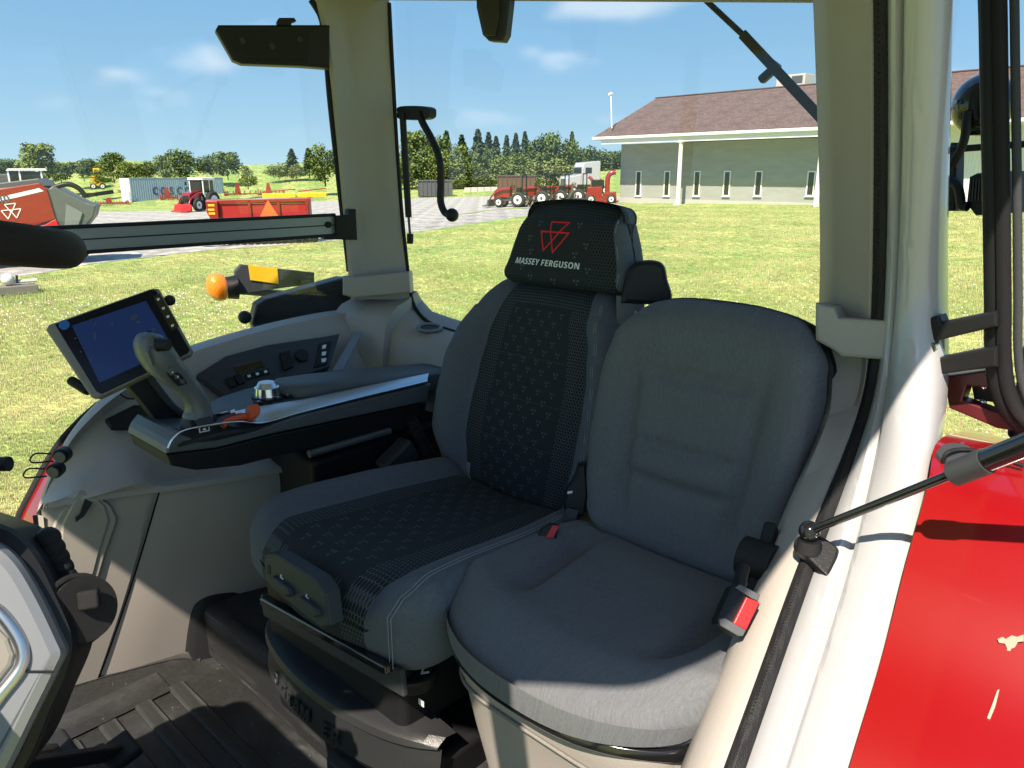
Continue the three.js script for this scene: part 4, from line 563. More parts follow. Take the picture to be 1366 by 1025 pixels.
// ---------- steering ----------
{
  const st = thing('steering_console', 'silver and black steering column with rotary knob and black wheel', 'steering column');
  const o = CAM.clone().addScaledVector(ray(30, 870), .80), f = frame(o, V(.75, .35, .35)); place(st, f); const P = (u, v) => f.px(u, v);
  part('silver_cover', plate(smooth2([P(-60, 700), P(0, 722), P(30, 745), P(58, 790), P(86, 848), P(92, 866), P(84, 886), P(60, 935), P(0, 1050), P(-60, 1100), P(-75, 900)], 90), .10, .012, .03), M.silver, st, 'silver cover panel');
  part('black_rim', plate(smooth2([P(-60, 680), P(0, 700), P(24, 712), P(52, 742), P(78, 792), P(100, 846), P(96, 888), P(72, 945), P(25, 1040), P(-60, 1090), P(-75, 900)], 90), .14, .012, .005), M.blackPl, st, 'black edge of the column');
  part('accent', tube([P(-40, 800), P(0, 806), P(30, 838), P(40, 862), P(38, 882), P(10, 920), P(-20, 960)].map(p => V(p.x, p.y, .030)), .007, 60, 8), M.alu, st, 'bright accent curve');
  part('inner_panel', plate([P(-60, 812), P(-4, 818), P(22, 845), P(30, 866), P(26, 880), P(-20, 940), P(-60, 990)], .02, .004, .034), std(lin(.20, .19, .17), .5), st);
  part('seam', tube([P(26, 888), P(80, 888)].map(p => V(p.x, p.y, .0315)), .0012, 4, 5), M.blackPl, st);
  { const c = P(98, 818), d = P(116, 802); const k = part('knob', cyl(.036, .038, .03, 30).rotateX(Math.PI / 2).rotateY(.6).translate(c.x, c.y, -.03), M.blackPl, st, 'black rotary knob'); part('knob_grip', rb(.022, .022, .02, .004).translate(d.x, d.y, -.012), M.blackPl, k); part('knob_ring', new THREE.TorusGeometry(.037, .004, 8, 30).rotateY(.6).translate(c.x, c.y, -.02), M.rubber, k); }
  part('bellows', (() => { const g = []; for (let k = 0; k < 5; k++) { const c = P(50 + k * 6, 722 + k * 14); g.push(new THREE.SphereGeometry(.014, 12, 10).translate(c.x, c.y, -.05)); } return merge(g); })(), M.blackPl, st);
  const wh = new THREE.Group(); wh.name = 'steering_wheel'; wh.userData.label = 'thick black steering wheel rim'; scene.add(wh);
  const cd = ray(-205, 303), cen = CAM.clone().addScaledVector(cd, .66); const n = UP.clone(); n.addScaledVector(cd, -n.dot(cd) / cd.lengthSq()).normalize();
  wh.position.copy(cen); wh.quaternion.setFromUnitVectors(V(0, 0, 1), n);
  part('rim', new THREE.TorusGeometry(.165, .0185, 20, 72), M.rubber, wh); for (const a of [.4, 2.7, 4.7]) part('spoke', rod(V(0, 0, -.02), V(.16 * Math.cos(a), .16 * Math.sin(a), 0), .012), M.blackPl, wh); part('hub', cyl(.05, .06, .04, 24).rotateX(Math.PI / 2).translate(0, 0, -.02), M.blackPl, wh);
  part('column', rod(V(0, 0, -.03), V(0, .02, -.35), .035), M.blackPl, wh);
  wh.updateMatrixWorld(true); st.updateMatrixWorld(true); st.attach(wh);
  single('indicator_stalk', rod(CAM.clone().addScaledVector(ray(-60, 622), .9), CAM.clone().addScaledVector(ray(12, 619), .9), .007, 12, .009), M.blackPl, 'black tip of an indicator stalk below the wheel', 'stalk');
}
// ---------- things on the windows and outside the cab ----------
{
  const r = thing('grab_rail', 'aluminium grab rail across the side window with black end bracket', 'rail'); const a = at(-140, 333.5, 'x', -.80), b = at(446, 300, 'x', -.80);
  part('rail', bar(a, b, .018, .062, .004), std(lin(.24, .265, .30), .4, { metalness: .3 }), r); const dn = V(0, .031, 0); part('edge', bar(a.clone().add(V(.006, .029, 0)), b.clone().add(V(.006, .029, 0)), .016, .009), M.blackPl, r); part('edge', bar(a.clone().add(V(.006, -.029, 0)), b.clone().add(V(.006, -.029, 0)), .016, .009), M.blackPl, r); part('groove', bar(a.clone().add(V(.009, 0, 0)), b.clone().add(V(.009, 0, 0)), .002, .003, .0005), M.rubber, r);
  const f = frame(at(455, 300, 'x', -.785), V(1, 0, .25)); const P = (u, v) => f.px(u, v); const br = part('bracket', plate([P(446, 288), P(462, 287), P(463, 279), P(473, 279), P(475, 320), P(430, 319), P(430, 314), P(447, 313)], .03, .003, .012), M.blackPl, r); place(br, f); const c = at(438, 300, 'x', -.788); part('bolt', cyl(.009, .009, .008, 16).rotateZ(Math.PI / 2).translate(c.x, c.y, c.z), M.rubber, r);
}
{
  const f = frame(at(365, 60, 'x', -.78), V(.9, 0, .42)); const P = (u, v) => f.px(u, v); const s = thing('visor_housing', 'black angular housing hung at the top of the side window', 'housing'); place(s, f);
  part('shell', plate([P(287, 40), P(291, 33), P(440, 33), P(440, 91), P(400, 88), P(322, 85), P(310, 80)], .05, .005), M.blackPl, s); part('face', plate([P(298, 42), P(412, 40), P(412, 84), P(324, 80), P(315, 75)], .003, .001, .001), M.rubber, s); part('clip', plate([P(369, 34), P(369, 28), P(372, 24), P(392, 24), P(395, 28), P(389, 30), P(388, 34)], .03, .003, .006), M.blackPl, s); for (const [u, v] of [[323, 55], [363, 62], [400, 53]]) { const c = P(u, v); part('screw', cyl(.008, .008, .004, 14).rotateX(Math.PI / 2).translate(c.x, c.y, .002), M.gloss, s); }
}
{
  const g = thing('window_handle', 'black bent opening handle with gas strut on the rear window', 'handle'); const Z = -.58, A = (u, v, z = Z) => at(u, v, 'z', z);
  part('mount', (() => { const f = frame(A(550, 150), V(0, 0, 1)); const m = plate(smooth2([f.px(529, 150), f.px(532, 142), f.px(566, 142), f.px(572, 150), f.px(566, 159), f.px(532, 159)], 30), .03, .003); m.applyMatrix4(f.m); return m; })(), M.blackPl, g);
  part('handle_bar', tube([A(559, 150), A(563, 162), A(576, 186), A(586, 212), A(588, 245), A(588, 270), A(593, 283), A(600, 287)], .0105, 60, 12), M.blackPl, g); part('end_knob', new THREE.SphereGeometry(.019, 18, 14).translate(...A(603, 287).toArray()), M.blackPl, g);
  part('strut_body', rod(A(537, 152), A(545, 290), .010), M.blackPl, g); part('strut_rod', rod(A(545, 290), A(547, 314), .004), M.steel, g); part('strut_end', rod(A(547, 312), A(547, 325), .010), M.blackPl, g);
}
{
  const f = frame(at(657, 20, 'z', -.45), V(.3, 0, 1)); const P = (u, v) => f.px(u, v); const m = thing('inside_mirror', 'black lower end of a mirror hanging from the cab roof', 'mirror'); place(m, f); part('shell', plate([P(633, -60), P(634, 10), P(642, 46), P(650, 54), P(668, 55), P(673, 46), P(678, 0), P(678, -60)], .04, .008), M.blackPl, m); part('face', plate([P(668, -60), P(667, 20), P(662, 48), P(648, 48), P(640, 10), P(639, -60)], .004, .001, .003), M.gloss, m);
}
{
  const w = thing('wiper', 'black windscreen wiper arm and blade behind the rear glass', 'wiper'); const A = (u, v, z = -.68) => at(u, v, 'z', z);
  part('arm', tube([A(925, -14), A(960, 16), A(1000, 55), A(1040, 100), A(1098, 163)], .0045, 40, 8), M.blackPl, w); part('blade', bar(A(990, 45, -.67), A(1105, 168, -.67), .006, .02, .002), M.blackPl, w); part('pivot', rb(.045, .018, .02, .006).rotateZ(.65).translate(...A(1026, 98).toArray()), M.blackPl, w); part('link', bar(A(1018, 75), A(1040, 92), .014, .014), M.steel, w); part('bracket', bar(A(935, -6), A(1012, 66), .010, .012), M.blackPl, w);
}
{ // lamp bracket on the far fender
  const X = -1.32, A = (u, v, x = X) => at(u, v, 'x', x); const f = frame(A(365, 372), V(1, .05, .3)); const P = (u, v) => f.px(u, v); const l = thing('marker_lamp', 'amber marker lamp on black bracket with yellow reflector plate', 'lamp'); place(l, f);
  const lc = P(290, 383); const amber = phys(lin(.85, .22, .008), .3, { clearcoat: 1, flatShading: true });
  part('lens', new THREE.IcosahedronGeometry(.046, 3).scale(.82, 1.08, .8).rotateZ(.25).translate(lc.x, lc.y, .01), amber, l, 'amber ribbed lens'); part('lamp_body', cyl(.035, .042, .05, 20).rotateZ(Math.PI / 2).translate(P(306, 384).x, P(306, 384).y, 0), M.blackPl, l);
  part('plate', plate([P(314, 380), P(314, 362), P(322, 353), P(420, 364), P(420, 380), P(380, 384), P(318, 394)], .03, .003, -.005), M.darkPl, l); part('reflector', plate([P(331, 354), P(370, 358), P(372, 379), P(334, 374)], .004, .001, .0), M.yellow, l, 'yellow reflector'); part('arm', rod(V(P(318, 388).x, P(318, 388).y, -.02), V(P(400, 396).x, P(400, 396).y, -.06), .014), M.steel, l); { const c = P(397, 376); part('bolt', cyl(.012, .012, .01, 14).rotateX(Math.PI / 2).translate(c.x, c.y, 0), M.gloss, l); }
}
{
  const X = -.98, f = frame(at(400, 410, 'x', X), V(1, 0, .35)); const P = (u, v) => f.px(u, v); const m = thing('side_lamp_housing', 'black angular lamp housing outside the side window by the pillar', 'lamp'); place(m, f); part('shell', plate([P(336, 432), P(342, 408), P(354, 400), P(455, 372), P(470, 372), P(470, 414), P(440, 424), P(345, 445), P(340, 443)], .08, .01), M.blackPl, m); part('recess', plate([P(362, 437), P(365, 412), P(376, 406), P(450, 384), P(456, 414), P(430, 424)], .004, .001, .003), M.rubber, m);
  const c = P(325, 422); part('ball_end', new THREE.SphereGeometry(.02, 18, 12).translate(c.x, c.y, .02), M.blackPl, m);
}
{ // gas strut of the open door
  const s = thing('gas_strut', 'black gas strut holding the door open, fixed to the white sill', 'strut'); const B = CAM.clone().addScaledVector(ray(1080, 709), 1.04), E = V(1.063, 2.58, .03), dir = E.clone().sub(B).normalize(), mid = B.clone().lerp(E, .60);
  part('rod', rod(B, mid, .0058, 16), M.gloss, s); part('cylinder', rod(mid, E.clone().addScaledVector(dir, .3), .0125, 20), M.gloss, s); part('collar', rod(B.clone().lerp(E, .595), B.clone().lerp(E, .70), .0145, 20), M.darkPl, s); part('ball_joint', new THREE.SphereGeometry(.0145, 20, 14).translate(B.x, B.y, B.z), M.gloss, s); part('ball_stud', cyl(.015, .020, .016, 20).translate(B.x + .002, B.y - .02, B.z), M.blackPl, s);
  const f = frame(B.clone().add(V(.01, -.03, .01)), V(.25, .8, .55), V(-.3, .5, -.8)); const P = (u, v) => f.px(u, v); const br = part('bracket', plate(smooth2([P(1062, 733), P(1060, 722), P(1070, 714), P(1090, 714), P(1116, 730), P(1118, 742), P(1106, 768), P(1096, 764), P(1082, 750)], 40), .02, .004, .004), M.blackPl, s); place(br, f);
}
{ // open door: frame seen on edge, glass, hinge arms
  const d = thing('open_door', 'open cab door with black rubber edged frame swung outward', 'door'); const Z = -.40, A = (u, v, z = Z) => at(u, v, 'z', z);
  const outer = [A(1318, -80), A(1322, 0), A(1324, 100), A(1327, 250), A(1329, 400), A(1330, 480), A(1336, 520), A(1350, 550), A(1374, 572), A(1420, 590)];
  part('frame', tube(outer, .016, 90, 12), M.blackPl, d, 'black door frame'); part('rubber_edge', tube(outer.map(p => V(p.x + .012, p.y + .003, p.z + .014)), .010, 90, 10), M.rubber, d); part('inner_edge', tube(outer.map(p => V(p.x + .028, p.y + .012, p.z + .012)), .006, 90, 8), M.darkPl, d);
  const gl = new THREE.Shape([[.90, 3.25], [.90, 2.62], [.92, 2.53], [.97, 2.48], [1.7, 2.44], [1.7, 3.25]].map(a => new THREE.Vector2(...a))); part('pane', new THREE.ShapeGeometry(gl).translate(0, 0, Z - .01), M.glass, d);
  part('inner_column', box(.925, .985, 2.40, 3.3, -.50, -.44, .01), M.blackPl, d);
  const hf = frame(A(1275, 465, -.37), V(-.1, 0, 1)); const P = (u, v) => hf.px(u, v);
  const h = part('hinge', plate([P(1240, 424), P(1252, 421), P(1256, 430), P(1330, 415), P(1330, 436), P(1250, 455), P(1250, 478), P(1330, 462), P(1330, 490), P(1256, 500), P(1248, 510), P(1232, 510), P(1234, 450)], .035, .004), M.blackPl, d, 'black forked hinge arm'); place(h, hf);
  part('hinge_bolt', cyl(.008, .008, .01, 14).rotateX(Math.PI / 2).translate(P(1244, 463).x, P(1244, 463).y, .003), M.chrome, h);
  const lf = frame(A(1300, 530, -.42), V(-.1, 0, 1)); const Q = (u, v) => lf.px(u, v); const lb = part('lower_bracket', plate([Q(1258, 502), Q(1290, 498), Q(1340, 490), Q(1345, 520), Q(1290, 515), Q(1284, 534), Q(1345, 556), Q(1350, 575), Q(1330, 572), Q(1266, 545)], .03, .003), std(lin(.09, .012, .016), .35), d, 'dark red lower hinge bracket'); place(lb, lf); part('latch_plate', plate([Q(1286, 516), Q(1340, 508), Q(1340, 546), Q(1290, 538)], .02, .002, -.03), M.blackPl, lb); for (const [u, v] of [[1304, 521], [1303, 541]]) part('bolt', new THREE.SphereGeometry(.006, 12, 8).translate(Q(u, v).x, Q(u, v).y, -.028), M.chrome, lb);
}
{ // mirror and work lamp outside
  const Z = -.75, A = (u, v, z = Z) => at(u, v, 'z', z); const f = frame(A(1300, 140), V(-.2, 0, 1)); const P = (u, v) => f.px(u, v);
  const m = thing('outside_mirror', 'round backed black mirror beside the open door', 'mirror'); place(m, f); part('shell', (() => { const c = P(1312, 140); return new THREE.SphereGeometry(1, 28, 20).scale(P(1345, 0).x - P(1303, 0).x, .055, .05).translate(c.x, c.y, 0); })(), M.gloss, m); part('arm', tube([P(1308, 150), P(1303, 190), P(1290, 215), P(1268, 236)].map(p => V(p.x, p.y, .05)), .008, 30, 8), M.blackPl, m); { const c = P(1294, 138); part('screw', cyl(.004, .004, .01, 12).rotateX(Math.PI / 2).translate(c.x, c.y, .052), M.chrome, m); }
  part('crossbar', bar(V(P(1262, 200).x, P(1262, 200).y, 0), V(P(1400, 190).x, P(1400, 190).y, 0), .012, .012), M.blackPl, m);
  const g = frame(A(1300, 262), V(-.3, 0, 1)); const Q = (u, v) => g.px(u, v); const w = thing('work_lamp', 'black ribbed work lamp on a bracket beside the door', 'lamp'); place(w, g); part('housing', plate([Q(1288, 272), Q(1292, 236), Q(1302, 231), Q(1345, 228), Q(1348, 284), Q(1300, 288)], .06, .006), M.blackPl, w); for (let k = 0; k < 6; k++) part('fin', plate([Q(1297 + k * 4, 238), Q(1299 + k * 4, 238), Q(1297 + k * 4, 268), Q(1295 + k * 4, 268)], .008, 0, .008), M.darkPl, w); part('bracket', tube([Q(1264, 240), Q(1276, 246), Q(1281, 262), Q(1283, 274), Q(1292, 276)].map(p => V(p.x, p.y, 0)), .009, 24, 8), M.blackPl, w); part('post', plate([Q(1258, 282), Q(1260, 205), Q(1264, 190), Q(1272, 190), Q(1270, 282)], .03, .003, -.01), M.blackPl, w);
  single('fender_cable', tube([A(1258, 622, -.2), A(1262, 606, -.2), A(1285, 600, -.22), A(1320, 606, -.22), A(1366, 622, -.22)], .003, 30, 6), M.blackPl, 'thin black cable looping over the red fender', 'cable');
}
// ---------- yard machines, building, trees ----------
function yardFrame(u, v, dist, turn = 0) {                         // upright plane standing on the yard; dist from where its foot meets the ground
  const o = dist ? (() => { const d = ray(u, v); const p = CAM.clone().addScaledVector(d, dist / d.dot(FW)); p.y = gy(p.x, p.z); return p; })() : onGround(u, v);
  const n = V(CAM.x - o.x, 0, CAM.z - o.z).normalize().applyAxisAngle(V(0, 1, 0), turn); return frame(o, n);
}
function wheel(r, w, rimMat = M.rim, lugs = 0) { const g = new THREE.Group(); g.name = 'wheel'; const t = part('tyre', new THREE.TorusGeometry(r * .74, r * .26, 12, 32).scale(1, 1, w / (r * .52)), M.tyre, g); part('rim', cyl(r * .56, r * .56, w * .8, 24).rotateX(Math.PI / 2), rimMat, g); part('wheel_hub', cyl(r * .18, r * .2, w * 1.0, 14).rotateX(Math.PI / 2), M.steel, g); return g; }
function addWheel(parent, x, y, z, r, w, rim) { const q = wheel(r, w, rim); q.position.set(x, y, z); parent.add(q); return q; }
{ // building
  const a = onGround(826, 270.5), b = onGround(1096, 273.5); const dir = b.clone().sub(a).setY(0), L = 34; const n = V(-dir.z, 0, dir.x).normalize(); if (n.dot(CAM.clone().sub(a)) < 0) n.negate();
  const o = a.clone(); const f = frame(o, n); if (f.ex.dot(dir) < 0) throw new Error('flip');
  const B = thing('building', 'low grey building with brown hipped roof and white porch columns', 'building'); place(B, f); const P = (u, v) => f.px(u, v);
  const siding = std(0xffffff, .8, { map: dataTex(256, (u, v) => { const k = .58 + .06 * (fbm(u * 20, v * 20, 3, 20) - .5); return [k * 1.0, k * 1.01, k * .99]; }, 1) });
  const shingle = std(0xffffff, .9, { map: dataTex(512, (u, v) => { const i = Math.floor(v * 64), j = Math.floor(u * 40 + (i % 2) * .5 + 3 * hsh(i, 3)); const k = .33 + .12 * (hsh(j, i) - .5) + .12 * (fbm(u * 9, v * 9, 4, 9) - .5); return [k * 1.05, k * .86, k * .80]; }, .35) });
  const sc = P(826, 200).y / 70, wt = P(850, 192).y, D = 14, ov = 2.6;
  part('wall', box(0, 20, 0, wt, -D, -.02, .01), siding, B, 'grey rendered wall'); 
  part('plinth', box(-.03, 19.95, -.6, .45, -D - .03, .04, .01), M.concrete, B, 'pale base course');
  // windows
  for (const u of [852, 890, 930, 970, 1012, 1082, 1120]) { const c = P(u, 245), top = P(u, 228).y, bot = P(u, 262).y, w = .62; const wn = new THREE.Group(); wn.name = 'window'; B.add(wn); part('window_frame', [box(c.x - w / 2, c.x - w / 2 + .09, bot, top, -.02, .07), box(c.x + w / 2 - .09, c.x + w / 2, bot, top, -.02, .07), box(c.x - w / 2 + .09, c.x + w / 2 - .09, top - .09, top, -.02, .07), box(c.x - w / 2 + .09, c.x + w / 2 - .09, bot, bot + .09, -.02, .07)], M.whitePaint, wn); part('pane', box(c.x - w / 2 + .09, c.x + w / 2 - .09, bot + .09, top - .09, -.01, .02, .002), M.darkGlass, wn); part('sill', box(c.x - w / 2 - .05, c.x + w / 2 + .05, bot - .06, bot, 0, .12), M.whitePaint, wn); }
  // porch beam, columns
  part('porch_beam', box(-.2, 19.9, wt - .05, wt + .38, ov - .5, ov - .15), M.whitePaint, B, 'white porch beam'); part('gutter', box(-1.1, 35, wt + .34, wt + .56, ov - .06, ov + .10, .04), M.whitePaint, B, 'white gutter'); part('soffit', box(-1.0, 35, wt + .30, wt + .36, -.3, ov - .07), M.whitePaint, B);
  const colX = u => { const g = frame(f.o.clone().addScaledVector(f.ez, ov - .3), n); return g.px(u, 240).x; };
  for (const u of [906, 1092]) { const c = part('column', cyl(.16, .18, wt - .25, 20).translate(colX(u), (wt - .25) / 2 + .15, ov - .3), M.whitePaint, B, 'white round column'); part('column_base', box(colX(u) - .25, colX(u) + .25, -.5, .16, ov - .55, ov - .05), M.whitePaint, c); part('column_cap', box(colX(u) - .22, colX(u) + .22, wt - .12, wt + .02, ov - .52, ov - .08), M.whitePaint, c); }
  part('far_wing', box(20, 34, -.4, wt + .3, -D, ov - 2.2), M.whitePaint, B, 'white clad wing'); for (let k = 0; k < 60; k++) part('cladding_rib', box(21.0 + k * .2, 21.03 + k * .2, 0, wt + .28, ov - 2.2, ov - 2.16, .002), M.whitePaint, B);
  // hipped roof
  const ry = wt + .5; const e = [V(-1.1, ry, ov + .05), V(35, ry, ov + .05), V(35, ry, -D - 1), V(-1.1, ry, -D - 1)]; const zr = (ov - D - .95) / 2, rp = frame(o.clone().addScaledVector(f.ez, zr), n).px(876, 131), xr = rp.x, rh = rp.y; const r0 = V(xr, rh, zr), r1 = V(35, rh, zr);
  const tri = (...p) => { const g = new THREE.BufferGeometry(); const P0 = [], uv = []; for (const q of p) { P0.push(q.x, q.y, q.z); } const nn = p[1].clone().sub(p[0]).cross(p[2].clone().sub(p[0])).normalize(), tx = Math.abs(nn.x) > Math.abs(nn.z) ? V(0, 0, 1) : V(1, 0, 0), ty = nn.clone().cross(tx); for (const q of p) uv.push(q.dot(tx), q.dot(ty)); g.setAttribute('position', new THREE.Float32BufferAttribute(P0, 3)); g.setAttribute('uv', new THREE.Float32BufferAttribute(uv, 2)); g.computeVertexNormals(); return g; };
  shingle.side = 2; const roof = part('roof', [tri(e[0], e[1], r1), tri(e[0], r1, r0), tri(e[3], e[0], r0), tri(e[2], e[3], r0), tri(e[2], r0, r1)], shingle, B, 'brown shingle roof'); part('ridge_cap', bar(V(xr - .1, rh + .03, zr), V(35, rh + .03, zr), .3, .08), shingle, roof);
  // roof fittings
  const hv = frame(o.clone().addScaledVector(f.ez, zr - 1.0), n); const h0 = hv.px(1038, 118), h1 = hv.px(1078, 98); const ac = part('air_unit', box(h0.x, h1.x, h0.y - .3, h1.y, zr - 2.2, zr - .6, .04), std(lin(.45, .43, .38), .6), roof, 'beige rooftop air unit'); part('unit_grille', box(lerp(h0.x, h1.x, .55), lerp(h0.x, h1.x, .92), lerp(h0.y, h1.y, .25), lerp(h0.y, h1.y, .85), zr - .62, zr - .57), M.steel, ac);
  { const q = f.px(830, 172), tq = f.px(829, 127); const pl = part('lamp_pole', rod(V(q.x, q.y, ov - 1.2), V(tq.x, tq.y, ov - 1.2), .06), M.rim, roof, 'grey pole with floodlight'); part('floodlight', rb(.35, .22, .25, .04).rotateZ(.3).translate(tq.x - .05, tq.y, ov - 1.2), M.rim, pl); }
}
{ // shipping container with lettering
  const f = yardFrame(176, 273, 0, .5), P = (u, v) => f.px(u, v); const c = thing('shipping_container', 'pale blue grey shipping container with dark lettering and white end', 'container'); place(c, f);
  const h = P(176, 238).y, Lc = P(300, 268).x; const blue = std(lin(.26, .35, .46), .6); const body = part('body', box(0, Lc, .12, h, -2.4, -.03, .02), blue, c); const rg = []; for (let k = 0; k < 44; k++) part('corrugation', box(.12 + k * (Lc - .24) / 44, .12 + (k + .5) * (Lc - .24) / 44, .25, h - .15, -.04, .01, .008), blue, body);
  part('end_panel', box(-.04, 0, .12, h, -2.4, -.03, .01), M.whitePaint, c, 'white container end'); for (const y of [.06, h - .05]) part('rail', box(0, Lc, y, y + .12, -.05, .03), blue, c); for (const z of [-.05, -2.4]) part('corner_post', box(-.05, .10, 0, h + .05, z - .05, z + .06), M.whitePaint, c);
  const lx = P(207, 255), l2 = P(248, 255); 'COSCO'.split('').forEach((ch, i) => { const u = 206.8 + i * 10.8; const q = P(u, 254.5); part('letter', text(ch, 1.05, .02).translate(q.x, q.y, .02), M.navy, c); });
}
function fieldTractor(name, label, f, Wd, big) {                     // a tractor with loader, local x along its length, front at -x
  const t = thing(name, label, 'tractor', big ? undefined : 'compact tractors in a row'); place(t, f); const s = Wd;
  part('hood', (() => { const g = plate(P2(-1.55, .75, -1.6, 1.25, -1.35, 1.45, -.2, 1.6, -.2, .75).map(p => p.multiplyScalar(s)), .7 * s, .05 * s); return g.translate(0, 0, .35 * s); })(), M.red, t, 'red hood'); part('grille', rb(.04 * s, .45 * s, .55 * s, .02).translate(-1.6 * s, 1.0 * s, 0), M.blackPl, t); part('chassis', rb(2.6 * s, .35 * s, .45 * s, .05).translate(-.25 * s, .65 * s, 0), M.steel, t);
  for (const z of [-1, 1]) { const wr = big ? .78 : .62, wf = big ? .52 : .40; addWheel(t, .65 * s, wr * s, z * .68 * s, wr * s, .42 * s); addWheel(t, -1.05 * s, wf * s, z * .62 * s, wf * s, .3 * s); part('fender', (() => { const g = new THREE.CylinderGeometry(.9 * s, .9 * s, .45 * s, 20, 1, true, -1.2, 2.0).rotateX(Math.PI / 2); g.rotateZ(.9); return g.translate(.62 * s, .8 * s, z * .68 * s); })(), M.red, t); }
  if (big) { part('cab_glass', rb(1.25 * s, .95 * s, 1.2 * s, .1).translate(.4 * s, 1.9 * s, 0), M.darkGlass, t, 'dark cab glazing'); for (const [x, z] of [[-.22, .6], [-.22, -.6], [1.02, .6], [1.02, -.6], [.5, .6]]) part('cab_post', box(x * s - .05, x * s + .05, 1.3 * s, 2.4 * s, z * s - .05, z * s + .05), M.whitePaint, t); part('cab_roof', rb(1.5 * s, .2 * s, 1.4 * s, .08).translate(.4 * s, 2.45 * s, 0), M.whitePaint, t, 'white cab roof'); part('exhaust', rod(V(-.3 * s, 1.5 * s, .5 * s), V(-.3 * s, 2.4 * s, .5 * s), .06 * s), M.blackPl, t); for (const z of [-.9, .9]) part('mirror', rb(.08, .35, .2, .03).translate(-.3 * s, 2.1 * s, z * s), M.blackPl, t); }
  else { part('seat', rb(.4 * s, .5 * s, .5 * s, .08).translate(.5 * s, 1.35 * s, 0), M.blackPl, t); for (const z of [-.5, .5]) part('roll_bar_post', rod(V(.95 * s, .9 * s, z * s), V(.95 * s, 2.5 * s, z * s), .05 * s), M.blackPl, t); part('roll_bar_top', rod(V(.95 * s, 2.5 * s, -.5 * s), V(.95 * s, 2.5 * s, .5 * s), .05 * s), M.blackPl, t); part('steering_wheel', new THREE.TorusGeometry(.18 * s, .03 * s, 8, 16).rotateX(1.1).translate(-.05 * s, 1.65 * s, 0), M.blackPl, t); }
  for (const z of [-.5, .5]) part('loader_arm', tube([V(-.1 * s, 1.45 * s, z * s), V(-.9 * s, 1.35 * s, z * s), V(-1.7 * s, .9 * s, z * s), V(-2.0 * s, .35 * s, z * s)], .07 * s, 16, 8), M.red, t); part('bucket', plate(P2(-2.5, .05, -2.5, .12, -2.1, .2, -2.0, .6, -1.92, .6, -1.92, .05).map(p => p.multiplyScalar(s)), 1.5 * s, .01).translate(0, 0, .75 * s), big ? M.redPlain : M.steel, t, 'loader bucket'); return t;
}
fieldTractor('field_tractor', 'large red loader tractor with white cab roof beside the container', yardFrame(268, 282, 0, .9), 1.28, true);
for (const [u, v, l] of [[671, 276.5, 'red compact tractor with raised bucket at the front of the row'], [703, 274, 'second red compact tractor in the row from the gravel'], [728, 272.5, 'third red compact tractor in the row from the gravel'], [752, 271, 'red compact tractor at the end of the row beside the trailer hitch']]) fieldTractor('compact_tractor', l, yardFrame(u + 14, v, 0, -.35), 1.05, false);
{ // baler, dark grey rear, red side
  const f = yardFrame(60, 356, 0, -.15), P = (u, v) => f.px(u, v); const b = thing('baler', 'large red baler with white stripe and dark grey rear chute', 'baler'); place(b, f); const Y = v => P(40, v).y;
  part('core', plate([P(-120, 330), P(-120, 262), P(30, 248), P(60, 250), P(110, 275), P(100, 325)], 2.2, .04, -.06), M.steel, b); const sp = part('side_panel', plate([P(-120, 318), P(-120, 270), P(0, 252), P(52, 244), P(62, 252), P(74, 292), P(50, 300), P(0, 312)], .12, .03), M.red, b, 'red side panel'); part('stripe', plate([P(-120, 282), P(-60, 272), P(0, 263), P(52, 251), P(58, 255), P(20, 264), P(-40, 276), P(-120, 292)], .01, 0, .008), M.whitePaint, sp);
  { const q = P(4, 266); part('lettering', text('40', .26, .008).rotateZ(.18).translate(q.x, q.y, .01), M.steel, sp); const e = P(15, 283); const tr = []; for (const [x, y] of [[0, .2], [-.13, 0], [.13, 0]]) { const c = [[-.17, .13], [.17, .13], [0, -.17]]; for (let k = 0; k < 3; k++) { const p = c[k], q = c[(k + 1) % 3]; tr.push(bar(V(e.x + x + p[0], e.y - .05 + y + p[1] + .1 * (x + p[0]), .008), V(e.x + x + q[0], e.y - .05 + y + q[1] + .1 * (x + q[0]), .008), .03, .03, .002)); } } part('emblem', tr, M.whitePaint, sp, 'white triangle emblem'); }
  part('lower_panel', plate([P(-120, 345), P(-120, 318), P(0, 312), P(60, 300), P(74, 292), P(80, 305), P(70, 325), P(0, 335)], .10, .02), M.redPlain, b);
  part('rear_chute', plate([P(64, 252), P(70, 248), P(112, 270), P(128, 274), P(124, 290), P(113, 304), P(86, 304), P(76, 292)], 1.9, .05, -.05), std(lin(.085, .095, .09), .5), b, 'dark grey rear chute'); part('chute_side', plate([P(88, 272), P(110, 284), P(104, 302), P(86, 302)], .05, .01, .01), std(lin(.16, .18, .17), .5), b); part('hydraulic_hoses', tube([P(70, 250), P(90, 246), P(104, 252), P(112, 262)].map(p => V(p.x, p.y, -.3)), .09, 24, 8), M.blackPl, b); part('drawbar', bar(V(P(110, 262).x, P(110, 262).y, -.4), V(P(150, 256).x, P(150, 256).y, -.4), .12, .14), M.blackPl, b); part('roof_cover', plate([P(-60, 250), P(0, 244), P(50, 238), P(64, 248), P(52, 250), P(0, 258)], 2.0, .03, -.15), M.steel, b);
  addWheel(b, P(60, 340).x, .62, -.10, .62, .5, M.rim); addWheel(b, P(92, 340).x, .55, -1.9, .55, .4, M.rim); addWheel(b, P(-40, 340).x, .62, -.1, .62, .5, M.rim);
}
